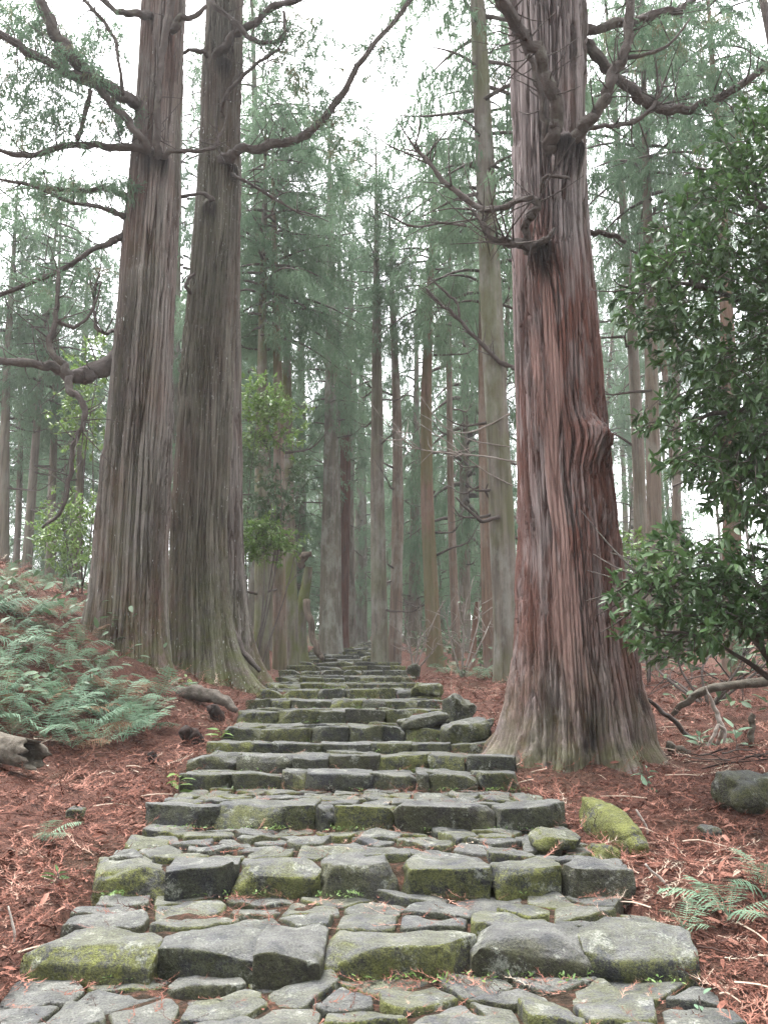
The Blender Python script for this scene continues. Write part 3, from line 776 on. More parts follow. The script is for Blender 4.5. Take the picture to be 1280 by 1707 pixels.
limb(cedA, [(290, 55, 9, .1), (300, 30, 8), (322, 30, 6), (345, 10, 4)], YA_, seed=34, seg=8)
limb(cedA, [(210, 330, 8, .3), (180, 312, 7), (140, 318, 6), (60, 310, 4)], YA_ + .5, seed=35, seg=8)
limb(cedA, [(190, 550, 5, .3), (175, 555, 4), (160, 540, 4), (158, 490, 3), (166, 455, 2)], YA_ + .4, seed=36, seg=6)
limb(cedA, [(205, 160, 5), (200, 110, 4, -.2), (190, 60, 4, -.2), (150, 10, 4, -.3), (125, -20, 3, -.3)], YA_ - .1, seed=37, seg=6)
limb(cedA, [(135, 215, 5), (130, 230, 5), (148, 165, 5, -.1), (150, 150, 4)], YA_ - .2, seed=38, seg=6)

bB = P(345, 1100, YB); bB[2] = float(land(bB[0] + .3, YB)) - .15
cedB = thing('giant_cedar', bB, 'right one of the two great cedars, greener and white flecked', 'tree')
def extraB(arc, Z, TH, ra, at):
    bump = np.zeros_like(arc); sx = np.zeros_like(arc)
    for (px, py, ph, b_) in ((384, 262, .75, .1), (352, 335, -.1, .09), (372, 92, .2, .1)):
        q = P(px, py, YB - .5); da = arc - ph * .42; dn = q[2] - Z
        bump += b_ * np.exp(-(da / .17) ** 2 - (np.where(dn < 0, dn / .1, dn / .28)) ** 2)
        at['stain_hollow'] = np.maximum(at['stain_hollow'], .7 * sstep(1, .5, np.abs(da) / .15 + .3 * vnoise(arc * 20, Z * 2, 0, 5)) * sstep(-.1, 0, dn) * sstep(.4, .1, dn))
    # hollow between the roots: its shade is painted on, no recess shaped
    q = P(288, 1060, YB - .5); da = arc + .5; at['stain_hollow'] = np.maximum(at['stain_hollow'], sstep(1, .5, np.sqrt((da / .1) ** 2 + ((Z - q[2]) / .35) ** 2)))
    return sx, bump
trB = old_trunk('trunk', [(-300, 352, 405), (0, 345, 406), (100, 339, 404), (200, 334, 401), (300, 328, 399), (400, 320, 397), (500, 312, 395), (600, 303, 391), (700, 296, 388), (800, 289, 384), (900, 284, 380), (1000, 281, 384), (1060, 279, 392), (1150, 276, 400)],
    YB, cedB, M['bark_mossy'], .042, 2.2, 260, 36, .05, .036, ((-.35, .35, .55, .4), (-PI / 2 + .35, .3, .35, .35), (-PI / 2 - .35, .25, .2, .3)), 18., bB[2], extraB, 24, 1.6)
YB_ = YB - .45
limb(cedB, [(362, 268, 12, .3), (380, 262, 11), (402, 249, 10, -.05), (440, 243, 10, -.1), (500, 228, 9, -.2), (540, 200, 8, -.3), (575, 150, 7, -.35), (600, 105, 6, -.4), (640, 55, 5, -.4), (680, 5, 4.5, -.4), (705, -40, 4, -.4)], YB_, seed=41, seg=10)
limb(cedB, [(362, 105, 10, .2), (368, 86, 9), (388, 62, 9, -.1), (420, 40, 8, -.2), (455, 15, 7, -.3), (505, -5, 6, -.4)], YB_, seed=42, seg=10)
limb(cedB, [(372, 195, 4, .1), (371, 180, 4), (378, 158, 4, -.1), (402, 130, 4, -.2), (440, 98, 3.5, -.3), (466, 82, 3, -.3)], YB_, seed=43, seg=8)
limb(cedB, [(385, 290, 4, .2), (402, 298, 4), (440, 320, 3), (480, 345, 2.5), (505, 358, 1.5)], YB_, seed=44, seg=6)
limb(cedB, [(322, 492, 4, .2), (312, 480, 4), (314, 466, 4), (326, 455, 3)], YB_, seed=45, seg=6)
limb(cedB, [(355, 340, 7, .2), (352, 330, 6), (330, 323, 4), (300, 328, 3)], YB_, seed=46, seg=6)
limb(cedB, [(335, -20, 6), (360, 10, 6, -.3), (392, 36, 5, -.4), (420, 66, 5, -.4), (455, 70, 4, -.4), (474, 60, 4, -.4), (474, 20, 3, -.4)], YB_, seed=47, seg=8)
limb(cedB, [(345, 95, 5, .2), (340, 85, 5), (318, 84, 4), (300, 90, 3)], YB_, seed=48, seg=6)

bC = P(378, 1085, YC); bC[2] = float(land(bC[0] + .3, YC)) - .15
cedC = thing('giant_cedar', bC, 'red barked great cedar half hidden behind the flecked cedar on the left', 'tree')
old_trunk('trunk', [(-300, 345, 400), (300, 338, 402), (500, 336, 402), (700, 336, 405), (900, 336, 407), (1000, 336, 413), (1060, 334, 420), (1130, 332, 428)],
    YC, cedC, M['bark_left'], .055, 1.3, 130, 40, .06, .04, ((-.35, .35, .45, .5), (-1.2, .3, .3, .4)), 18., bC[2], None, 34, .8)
limb(cedC, [(372, 1000, 7), (385, 1040, 6, -.3), (405, 1085, 6, -.5), (432, 1120, 5, -.6)], YC - .7, 'root', seed=51, seg=7)
for c_, (x_, y_2, w_) in ((cedA, (trA(12)[0], YA, 2)), (cedB, (trB(12)[0], YB, 0)), (cedC, (bC[0], YC, 1)), (cedD, (trD(11)[0], YD, 0))):
    put_crown(c_, 3, (x_, y_2, 15.5), random.uniform(0, 6), .9)

# foliage that hangs from the old limbs at the upper left and upper right
def hang(parent, specs, Y, sc, seed):
    rg = np.random.default_rng(seed); pos = []
    for (px, py, rx, ry, n_, dy) in specs:
        for _ in range(int(n_ * 1.7)):
            r = math.sqrt(rg.uniform()); a = rg.uniform(0, 2 * PI); pos.append(P(px + rx * r * math.cos(a), py + ry * r * math.sin(a), Y + dy + rg.normal(0, .35)))
    pos = np.array(pos); n_ = len(pos); b_ = Bag()
    put_sprays(b_, pos, rg.uniform(0, 2 * PI, n_), rg.normal(-.4, .5, n_), sc * rg.uniform(.6, 1.4, n_), rg.uniform(0.0, .5, n_))
    b_.build('foliage', M['cedar'], parent, False, np.array(parent.location))
hang(cedA, [(60, 95, 60, 40, 60, 0), (120, 110, 50, 40, 60, -.2), (30, 180, 60, 50, 60, .2), (90, 200, 60, 60, 60, 0), (190, 180, 35, 45, 50, .3), (150, 55, 60, 40, 45, .2), (30, 20, 60, 30, 45, 0), (110, 300, 90, 22, 50, .4), (60, 340, 60, 25, 25, .3), (200, 310, 25, 25, 25, .3), (110, 470, 60, 40, 25, .3), (20, 30, 60, 40, 40, .5)], YA_, .62, 4)
hang(cedB, [(520, 90, 40, 70, 45, 0), (560, 210, 60, 60, 50, .2), (640, 90, 40, 50, 30, 0), (470, 40, 40, 40, 30, 0), (590, 290, 50, 40, 30, .5)], YB_, .7, 6)
hang(cedD, [(1150, 40, 90, 40, 70, .5), (1240, 120, 60, 40, 60, .5), (1180, 210, 60, 40, 40, .6), (1060, 60, 60, 40, 30, .5)], YD + .2, .5, 8)

# ------------------------------------------------------------------ slender cedars behind
def pole(parent, base, top, r0, r1, tint, lichen=.3, moss=.2, seg=14, rows=26, seed=0, flare=.35, bend=.12):
    t = np.linspace(0, 1, rows) ** 1.25; rg = np.random.default_rng(seed)
    base, top = np.array(base, float), np.array(top, float)
    C = base + (top - base) * t[:, None]; L = np.linalg.norm(top - base)
    bx, by = rg.normal(0, bend, 2); C[:, 0] += bx * np.sin(t * PI * 1.3); C[:, 1] += by * np.sin(t * PI)
    R = r0 + (r1 - r0) * t ** 1.7 + flare * r0 * np.exp(-t * L / .5)
    th = np.linspace(0, 2 * PI, seg, endpoint=False); TH, TI = np.meshgrid(th, np.arange(rows))
    rr = R[:, None] * (1 + .09 * vnoise(np.cos(TH) * 2.2 + seed, np.sin(TH) * 2.2, t[TI] * L * .7, seed) + .22 * np.exp(-t[TI] * L / .5) * np.cos(TH * 3 + seed))
    V = np.stack([C[:, 0][:, None] + rr * np.cos(TH), C[:, 1][:, None] + rr * np.sin(TH), np.broadcast_to(C[:, 2][:, None], TH.shape)], -1).reshape(-1, 3)
    k_ = np.arange(rows - 1)[:, None] * seg; a = np.arange(seg)[None]; b_ = (a + 1) % seg
    n_ = len(V)
    return build('trunk', V, np.stack([k_ + a, k_ + b_, k_ + seg + b_, k_ + seg + a], -1).reshape(-1, 4), M['trunk'], parent, True,
                 dict(tint=np.full(n_, tint), lichen=np.full(n_, lichen), moss=np.full(n_, moss)), np.array(parent.location))

def dead_branches(parent, base, top, z0, z1, n_, ln, seed, mat=None):
    """bare twiggy branches below the crown, each a part"""
    rg = np.random.default_rng(seed); base, top = np.array(base, float), np.array(top, float)
    for i in range(n_):
        f = rg.uniform(z0, z1); c = base + (top - base) * f; a = rg.uniform(0, 2 * PI); L = ln * rg.uniform(.5, 1.2)
        d = np.array([math.cos(a), math.sin(a), 0]); up = rg.uniform(-.35, .25)
        pts = [c, c + d * L * .35 + np.array([0, 0, L * up * .4]), c + d * L * .7 + np.array([0, 0, L * (up * .6 + .02)]), c + d * L + np.array([rg.normal(0, .1), 0, L * (up + .3)])]
        bg = Bag(); bg.add(*tube(pts, [.035, .026, .017, .006], 5, 9, .15, seed + i, .6))
        for j in range(4):
            q = rg.uniform(.35, .95); p0 = pts[0] + (pts[3] - pts[0]) * q; p0 = np.array([np.interp(q, [0, .35, .7, 1], [p[k2] for p in pts]) for k2 in range(3)])
            e = d * rg.uniform(.1, .5) + rg.normal(0, .35, 3); e[2] += .1
            bg.add(*tube([p0, p0 + e * L * .2, p0 + e * L * .4 + np.array([0, 0, .05])], [.01, .007, .003], 4, 5, .1, seed + j))
        bg.build('dead_branch', mat or M['limb'], parent, True, np.array(parent.location))

def cedar(label, px, py, Y, wpx, ptop=None, h=24, crown=0, cz=.45, csc=1., tint=.3, lichen=.3, moss=.2, dead=4, group=None, seed=0, name='cedar_tree', flare=.35):
    """px, py: where its foot is seen; wpx: thickness in the photograph; ptop: (column, row) the stem passes higher up"""
    b_ = P(px, py, Y); b_[2] = float(land(b_[0], Y)) - .25
    r0 = wpx * mpp(py, Y) / 2
    if ptop is not None:
        q = P(ptop[0], ptop[1], Y); s = (q - P(px, py, Y)) / (q[2] - P(px, py, Y)[2]); top = b_ + s * h
    else: top = b_ + np.array([random.gauss(0, .3), random.gauss(0, .3), h])
    t = thing(name, b_, label, 'tree', group)
    pole(t, b_, top, r0, r0 * (.1 if crown is not None else .6), tint, lichen, moss, seed=seed + 11, flare=flare)
    if crown is not None:
        L = CROWN_L[crown]; z0 = h * cz; sz = (h * 1.06 - z0) / L
        mid = b_ + (top - b_) * (cz + (1 - cz) * .4)
        put_crown(t, crown, (mid[0], mid[1], b_[2] + z0), random.uniform(0, 6.28), csc, sz)
    if dead: dead_branches(t, b_, top, .12, cz if crown is not None else .8, dead, 1.3, seed + 5)
    return t

LIST = [
    # label, px, py, Y, w, ptop, h, crown, cz, csc, tint, lichen, moss, dead
    ('pale lichened cedar close behind the left edge of the red barked cedar', 848, 1110, 14.5, 44, (808, 250), 24, 3, .36, 1.15, .3, .4, .55, 5),
    ('pink brown slender cedar just left of the pale lichened trunk', 818, 1112, 17.5, 24, (812, 650), 16, 4, .5, .8, .62, .25, .1, 5),
    ('small dead snag with split top among the trunks right of the path', 786, 1112, 17.0, 11, (792, 1010), 1.6, None, 0, 1, .7, .3, .0, 0),
    ('brown cedar with green mossy left side, right of the stair head', 728, 1108, 21, 25, (722, 560), 15, 4, .58, .6, .66, .15, .55, 5),
    ('thin pinkish cedar pole between the brown cedar and the pink brown one', 762, 1105, 24, 14, (752, 600), 16, 3, .6, .6, .55, .3, .1, 4),
    ('broad grey cedar rising straight from the right edge of the far path', 634, 1112, 21.5, 27, (630, 680), 15, 3, .62, .6, .25, .45, .35, 5),
    ('grey cedar with a rust red foot next to the broad grey one', 657, 1108, 22.5, 22, (655, 700), 14, 3, .62, .55, .5, .5, .1, 5),
    ('dark mossy cedar nearest the left edge of the stair head', 437, 1112, 18.2, 24, (438, 880), 14, 4, .55, .7, .1, .3, .8, 2),
    ('brown cedar second from the stair head on the left', 466, 1115, 18.8, 22, (464, 900), 14, 3, .55, .7, .55, .3, .5, 2),
    ('moss green cedar third from the stair head on the left', 489, 1105, 20.2, 22, (486, 900), 15, 4, .55, .8, .2, .35, 1., 2),
    ('mossy snag with a broken knobbly top beside the far path', 514, 1092, 21.5, 24, (507, 935), 2.9, None, 0, 1, .2, .25, 1., 0),
    ('wide pale grey cedar behind the mossy trunks left of the path', 546, 1072, 28, 31, (548, 800), 20, 1, .4, .9, .3, .7, .2, 2),
    ('narrow pale cedar close beside the wide pale grey one', 562, 1068, 29.5, 20, (563, 820), 18, 3, .45, .8, .34, .8, .1, 2),
    ('dark red leaning cedar at the far bend of the path', 568, 1056, 33, 27, (573, 880), 18, 3, .4, .8, 1.0, .1, .0, 3),
    ('thin grey cedar just right of the dark red leaning one', 588, 1052, 36, 16, (590, 880), 18, 3, .4, .8, .4, .5, .1, 2),
    ('leaning brown cedar just right of the red barked trunk', 1068, 1085, 19, 24, (1036, 430), 18, 3, .5, .8, .42, .3, .15, 4),
    ('straight fawn cedar second to the right of the red barked trunk', 1092, 1120, 16.5, 27, (1082, 590), 17, 4, .55, .8, .48, .3, .15, 4),
    ('thin fawn cedar with bare upper twigs, third right of the red barked trunk', 1125, 1110, 22, 16, (1112, 150), 20, 3, .55, .7, .45, .3, .1, 5),
    ('warm brown cedar seen through the gap between the two leafy masses', 1218, 1120, 15, 31, (1206, 750), 15, 4, .6, .8, .72, .2, .1, 2),
    ('slim cedar leaning right in the thin stand at the left edge', 45, 950, 23, 15, (66, 690), 12, 4, .4, .8, .35, .2, .2, 4),
    ('dark slim cedar at the very left edge of the picture', 8, 960, 22, 17, (16, 700), 12, 3, .4, .8, .2, .2, .2, 4),
    ('slim grey cedar second right of the leaning one, left edge stand', 86, 940, 25, 14, (94, 700), 13, 4, .4, .8, .3, .3, .2, 4),
    ('slim cedar hard by the left side of the left great cedar', 132, 930, 27, 15, (140, 700), 13, 3, .4, .8, .4, .3, .2, 3),
    ('full green cedar whose crown fills the gap right of the two great cedars', 452, 1080, 24.5, 22, (430, 300), 25, 2, .24, .85, .3, .3, .3, 4),
    ('tall cedar with a hanging crown left of the upper middle sky gap', 500, 1060, 31, 22, (505, 300), 17, 1, .2, .85, .3, .4, .3, 4),
    ('cedar seen in the slit between the two great cedars', 300, 1000, 27, 16, (302, 500), 21, 2, .15, .8, .3, .3, .3, 2),
    ('feathery cedar in the misty middle above the path', 600, 1050, 42, 24, (602, 700), 17, 1, .15, .8, .35, .4, .2, 2),
    ('feathery cedar filling the mist left of the brown mossy one', 690, 1080, 33, 20, (694, 600), 15, 3, .14, .85, .4, .4, .2, 4),
    ('feathery cedar filling the mist left of the pale lichened trunk', 775, 1090, 29, 20, (778, 500), 18, 4, .2, 1.0, .4, .4, .2, 4),
]
for i, (lab, px, py, Y, w, pt, h, cr, cz, cs, ti, li, mo, dd) in enumerate(LIST):
    snag = cr is None
    t = cedar(lab, px, py, Y, w, pt, h, cr, cz, cs, ti, li, mo, dd, 'slender cedars near the path' if not snag else None, 60 + i * 17, 'dead_snag' if snag else 'cedar_tree')
    if 'knobbly' in lab:
        limb(t, [(506, 945, 8), (502, 932, 9), (510, 928, 8), (519, 924, 4)], Y, 'broken_top', 3, M['trunk'])
        limb(t, [(512, 1000, 8), (520, 1050, 8, -.2), (530, 1085, 7, -.4), (540, 1100, 5, -.5)], Y - .2, 'root', 4, M['trunk'])

# the misty stand beyond: trunks nothing tells apart within each group
def stand(n_, xr, yr, label, group, seed, czr=(.2, .45), avoid=1.2, el=25.):
    rg = np.random.default_rng(seed); put = []
    tries = 0
    while len(put) < n_ and tries < 4000:
        tries += 1
        y = rg.uniform(*yr); x = rg.uniform(*xr) * (y / yr[1]) ** .75
        c = np.interp(y, SY, (SL + SR) / 2)
        if abs(x - c) < 1.9 + .02 * y and y < 50: continue
        if any((x - a) ** 2 + (y - b_) ** 2 < (avoid + .03 * y) ** 2 for a, b_ in put): continue
        put.append((x, y))
        z = float(land(x, y)) - .25; b_ = np.array([x, y, z]); h = float(np.clip(CZ + math.tan(math.radians(el)) * y - z, 9, 27)) * rg.uniform(.75, 1.08)      # the tops thin out towards the open sky
        t = thing('cedar_tree', b_, label, 'tree', group); top = b_ + np.array([rg.normal(0, .5), rg.normal(0, .4), h])
        r0 = rg.uniform(.1, .19)
        pole(t, b_, top, r0, r0 * .1, rg.uniform(.1, .7), rg.uniform(.1, .7), rg.uniform(0, .5), 8, 14, int(seed + len(put)), .3, .2)
        cr = int(rg.integers(0, 5)); cz = rg.uniform(*czr); mid = b_ + (top - b_) * (cz + (1 - cz) * .4)
        put_crown(t, cr, (mid[0], mid[1], z + h * cz), rg.uniform(0, 6.28), rg.uniform(.6, .95) if seed < 503 else rg.uniform(.85, 1.2), (h * 1.05 - h * cz) / CROWN_L[cr])
stand(22, (-34, -6), (24, 62), 'slim cedar in the misty stand up the slope behind the left great cedars', 'misty stand on the left slope', 501, (.3, .5), 1.2, 26)
stand(28, (6, 38), (24, 62), 'slim cedar in the misty stand behind the leafy branches on the right', 'misty stand on the right', 502, (.35, .55), 1.2, 34)
stand(24, (-17, 18), (46, 95), 'far cedar in the pale mist above the head of the path', 'pale far cedars above the path', 503, (.08, .25), 1.6, 20)
for i, (px, Y, h) in enumerate([(675, 38, 7.5), (705, 42, 8), (742, 36, 7), (765, 44, 8.5), (800, 35, 6.5), (640, 46, 8), (612, 52, 8), (835, 40, 8), (1060, 28, 6.5), (1150, 26, 6), (480, 30, 7), (530, 40, 8), (20, 34, 7), (110, 36, 7.5), (70, 30, 6), (1000, 32, 7)]):
    cedar('young feathery cedar growing between the trunks beside the far path', px, 1100, Y, 7, None, h, 4 if i % 2 else 3, .06, .62, .4, .2, .2, 0, 'young cedars between the trunks', 900 + i * 7, 'young_cedar')
# the wood beyond, one mass of foliage closing off the low gaps
rg = np.random.default_rng(88); n_ = 6200; y = rg.uniform(58, 125, n_); x = rg.uniform(-1, 1, n_) * y * .75
pos = np.column_stack([x, y, land(x, y) + rg.uniform(0, 1, n_) ** 1.4 * (.13 * y + 1.5)]); b_ = Bag()
a_ = rg.uniform(PI * 1.02, PI * 1.98, 2600); r_ = rg.uniform(9, 34, 2600); back = np.column_stack([r_ * np.cos(a_), r_ * np.sin(a_), np.zeros(2600)])      # the wood goes on down the hill; unseen sprays added to block rear skylight
back = back[np.abs(back[:, 0]) > 1.8]; back[:, 2] = land(back[:, 0], back[:, 1]) + rg.uniform(0, 1, len(back)) ** .8 * 22; pos = np.vstack([pos, back]); n_ = len(pos)
put_sprays(b_, pos, rg.uniform(0, 2 * PI, n_), rg.normal(-.3, .4, n_), rg.uniform(2.5, 5., n_), rg.uniform(.15, .8, n_), FAR_SPRAYS)
tag(b_.build('far_wood', M['cedar'], None, False), 'pale mass of far off foliage closing the wood behind the trunks, and unseen foliage added behind the camera', 'woodland', kind='stuff')

# ------------------------------------------------------------------ broad-leaved evergreens
def leaf_template(fold=.25, curl=.25, w=.17):
    xs = [0, .3, .68, 1.0]; ws = [.0, w * .92, w * .85, 0]
    V = []
    for x, q in zip(xs, ws):
        z = -curl * x * x
        V += [(x, q, z + q * fold), (x, 0, z), (x, -q, z + q * fold)]
    V = np.array(V); Q = []
    for i in range(3):
        a = i * 3; Q += [(a, a + 3, a + 4, a + 1), (a + 1, a + 4, a + 5, a + 2)]
    return V, np.array(Q)
LEAF = [leaf_template(.25, .2), leaf_template(.4, .45, .15), leaf_template(.15, .1, .19)]

def put_leaves(bag, pos, dirs, size, rnd, rg):
    n_ = len(pos); which = rg.integers(0, 3, n_)
    X = dirs / np.linalg.norm(dirs, axis=1)[:, None]
    upv = np.array([0, 0, 1.]) + rg.normal(0, .45, (n_, 3)); Yv = np.cross(upv, X); Yv /= np.linalg.norm(Yv, axis=1)[:, None] + 1e-9; Zv = np.cross(X, Yv)
    Rm = np.stack([X, Yv, Zv], 1)
    for w, (TV, TQ) in enumerate(LEAF):
        s = np.where(which == w)[0]
        if not len(s): continue
        W = np.einsum('vk,nkj->nvj', TV, Rm[s]) * size[s][:, None, None] + pos[s][:, None]
        m = len(TV); bag.add(W.reshape(-1, 3), (TQ[None] + (np.arange(len(s)) * m)[:, None, None]).reshape(-1, 4), None, rnd=np.repeat(rnd[s], m))

def in_poly(p, poly):
    x, y = p; c = False; j = len(poly) - 1
    for i in range(len(poly)):
        if ((poly[i][1] > y) != (poly[j][1] > y)) and x < (poly[j][0] - poly[i][0]) * (y - poly[i][1]) / (poly[j][1] - poly[i][1]) + poly[i][0]: c = not c
        j = i
    return c

def leafy(parent, poly, Y0, Y1, nclu, per, size, mat, seed, root=None, droop=-.25, gaps=.42, tone=(0, 1)):
    """leaf whorls on twigs spread through the volume that the outline and the two distances bound"""
    rg = np.random.default_rng(seed); xs = [q[0] for q in poly]; ys = [q[1] for q in poly]
    pos, dr, sz, rn = [], [], [], []; tw = Bag(); cl = []
    tries = 0
    while len(cl) < nclu and tries < nclu * 60:
        tries += 1
        px, py = rg.uniform(min(xs), max(xs)), rg.uniform(min(ys), max(ys)); Y = rg.uniform(Y0, Y1)
        if not in_poly((px, py), poly): continue
        c = P(px + rg.normal(0, 13), py + rg.normal(0, 13), Y)
        if float(vnoise(c[0] * 2.6, c[1] * 1.6, c[2] * 2.6, seed)) + rg.normal(0, .15) < gaps - .6: continue
        cl.append(c)
    cl = np.array(cl)
    rt = np.array(root) if root is not None else cl.mean(0)
    for c in cl:
        out = c - rt; out[2] *= .4; out = out / (np.linalg.norm(out) + 1e-6) + rg.normal(0, .45, 3); out[2] += droop; out /= np.linalg.norm(out)
        ln = size * rg.uniform(1.2, 2.6); p0 = c - out * ln
        tw.add(*tube([p0, (p0 + c) / 2 + np.array([0, 0, .02]), c], [.006, .0045, .003], 3, 3, .1, 1))
        tone_c = rg.uniform(0, .55)
        for j in range(per):
            t = 1 - .75 * (j / per) ** 1.3; p = p0 + (c - p0) * t
            d = out * rg.uniform(.3, 1.0) + rg.normal(0, .62, 3); d[2] += droop * .5
            pos.append(p); dr.append(d); sz.append(size * rg.uniform(.5, 1.25)); rn.append(np.clip(tone[0] + (tone[1] - tone[0]) * (tone_c + rg.uniform(0, .5)), 0, 1))
    b_ = Bag(); put_leaves(b_, np.array(pos), np.array(dr), np.array(sz), np.array(rn), rg)
    b_.build('foliage', mat, parent, True, np.array(parent.location)); tag(tw.build('twigs', M['limb'], parent, True, np.array(parent.location)), kind='stuff')
    return cl

# the leafy tree at the right edge: stem just outside the picture, boughs in it
bO = np.array([3.5, 6.6, float(land(3.5, 6.6)) - .1])
oak = thing('evergreen_oak', bO, 'dark leafy evergreen tree hanging in from the upper right edge', 'tree')
V, Q, T = tube([bO, bO + [.05, .1, 1.5], bO + [-.05, .15, 3.2], bO + [.1, .1, 5.5], bO + [0, .2, 8]], [.13, .1, .085, .06, .02], 10, None, .15, 3)
build('trunk', V, [Q, T], M['limb'], oak, True, None, bO)
for k_, (pts) in enumerate(([(1360, 560, 14, 0), (1270, 520, 8, 0), (1180, 480, 5, -.1), (1100, 470, 3, -.2), (1050, 480, 1.5, -.3)], [(1360, 420, 12), (1280, 350, 8), (1210, 290, 5), (1160, 280, 2)], [(1360, 690, 12), (1280, 680, 7), (1190, 690, 5, -.1), (1110, 720, 2, -.2)], [(1360, 800, 10), (1270, 790, 6), (1200, 810, 3)])):
    limb(oak, pts, 6.6, seed=70 + k_, seg=7)
UP = [(1480, 80), (1280, 165), (1215, 205), (1150, 290), (1085, 375), (1045, 445), (1012, 515), (1040, 565), (1088, 570), (1098, 640), (1078, 705), (1100, 770), (1160, 800), (1205, 862), (1290, 885), (1480, 890)]
leafy(oak, UP, 5.7, 7.4, 2100, 11, .09, M['oak_leaf'], 21, P(1330, 560, 6.6), -.25, .33)
bS = np.array([3.2, 6.2, float(land(3.2, 6.2)) - .1])
shrub = thing('evergreen_shrub', bS, 'glossy leaved evergreen shrub low at right, in front of the red barked trunk', 'shrub')
for k_, pts in enumerate(([(1330, 1180, 9), (1270, 1080, 7), (1200, 1010, 5), (1110, 970, 3), (1060, 960, 1.5)], [(1335, 1180, 9), (1300, 1060, 7), (1250, 960, 5), (1180, 900, 3)], [(1320, 1160, 8), (1240, 1100, 5), (1160, 1060, 3), (1090, 1050, 2)])):
    limb(shrub, pts, 6.1, 'stem', 80 + k_, seg=7)
LOW = [(1038, 950), (1078, 905), (1150, 880), (1220, 900), (1290, 905), (1480, 900), (1480, 1100), (1280, 1085), (1235, 1050), (1180, 1085), (1130, 1100), (1085, 1105), (1058, 1080), (1030, 1035)]
leafy(shrub, LOW, 5.4, 6.8, 640, 11, .09, M['oak_leaf'], 22, P(1230, 1020, 6.2), -.1, .42, (.15, 1))

def bush(label, poly, Y0, Y1, n_, per, size, mat, seed, foot, name='green_shrub', gaps=.35, stems=3):
    b_ = hit(*foot) if len(foot) == 2 else np.array([P(foot[0], foot[1], foot[2])[0], foot[2], float(land(P(foot[0], foot[1], foot[2])[0], foot[2]))])
    t = thing(name, b_, label, 'shrub')
    cl = leafy(t, poly, Y0, Y1, n_, per, size, mat, seed, None, .05, gaps)
    rg = np.random.default_rng(seed)
    for k_ in range(stems):
        e = cl[rg.integers(len(cl))]; m_ = (b_ + e) / 2 + rg.normal(0, .12, 3)
        V, Q, T = tube([b_ - [0, 0, .1], m_, e], [.016, .011, .004], 6, 9, .15, k_, 2.); build('stem', V, [Q, T], M['limb'], t, True, None, b_)
    return t
bush('light green shrub at the foot of the thin stand, left of the left great cedar', [(70, 850), (110, 830), (160, 840), (165, 900), (150, 940), (90, 945), (60, 910)], 14, 15.5, 190, 10, .1, M['bright_leaf'], 31, (120, 960, 14.6))
bush('tall light green shrub behind the drooping bare limb at left', [(120, 570), (180, 560), (178, 640), (165, 760), (120, 760), (85, 700), (100, 640)], 15, 16.5, 160, 10, .11, M['bright_leaf'], 32, (140, 960, 15.6))
bush('bright green leafy bush on the shaded side of the flecked cedar, upper', [(395, 640), (430, 620), (480, 650), (510, 690), (480, 745), (420, 770), (395, 720)], 14.8, 16.2, 230, 10, .11, M['bright_leaf'], 33, (425, 1080, 15.4))
bush('dense dark green bush below the bright one, beside the flecked cedar', [(385, 880), (430, 870), (480, 890), (500, 910), (470, 925), (400, 925), (380, 905)], 14.5, 15.6, 240, 11, .1, M['bright_leaf'], 34, (415, 1085, 15.0), gaps=.2)
bush('middle green bush between the upper and lower bushes beside the flecked cedar', [(398, 720), (440, 740), (505, 760), (520, 830), (470, 880), (395, 870)], 15.2, 16.6, 230, 10, .11, M['under_leaf'], 35, (430, 1080, 15.8), gaps=.5)
bush('low dark bush beside the brown mossy cedar right of the path', [(690, 1060), (720, 1040), (760, 1050), (770, 1090), (700, 1095)], 23, 25, 60, 10, .13, M['under_leaf'], 36, (725, 1100, 24))
bush('green bush in the shade left of the pale lichened trunk', [(780, 1010), (810, 990), (830, 1040), (820, 1095), (775, 1090)], 19, 21, 50, 10, .12, M['under_leaf'], 37, (800, 1105, 20))
bush('light shrub seen between the red barked trunk and the leaning cedar', [(1030, 890), (1080, 880), (1120, 900), (1110, 960), (1050, 970)], 12, 14, 60, 9, .11, M['bright_leaf'], 38, (1080, 1110, 13))
bush('green bush behind the lower shrub at the right edge', [(1150, 980), (1290, 960), (1400, 980), (1400, 1120), (1140, 1120)], 12, 14, 90, 10, .13, M['under_leaf'], 39, (1230, 1150, 13))

# undergrowth nobody could count, spread over the forest floor farther back
rg = np.random.default_rng(77); pos = []; n_ = 0
while n_ < 7000:
    y = 8 + 62 * rg.uniform() ** 1.7; x = rg.uniform(-1, 1) * (5 + .55 * y); c = np.interp(y, SY, (SL + SR) / 2)
    if abs(x - c) < (1.9 if y > 15 else 3.4 - .1 * y + 1.6 * (x > c)): continue
    k_ = float(vnoise(x * .5, y * .5, 0, 91))
    if k_ < -.15: continue
    pos.append((x, y, float(np.clip(abs(rg.normal(0, .45)), 0, 1.4)) * (k_ + .5))); n_ += 1
pos = np.array(pos); pos[:, 2] += land(pos[:, 0], pos[:, 1])
b_ = Bag(); d = rg.normal(0, 1, (len(pos), 3)); d[:, 2] *= .4
put_leaves(b_, pos, d, rg.uniform(.1, .26, len(pos)) * np.clip(.35 + pos[:, 1] / 28, .4, 1), rg.uniform(0, 1, len(pos)), rg)
o = b_.build('undergrowth', M['under_leaf'], None, True); tag(o, 'low green undergrowth on the forest floor beyond the steps', 'undergrowth', kind='stuff')

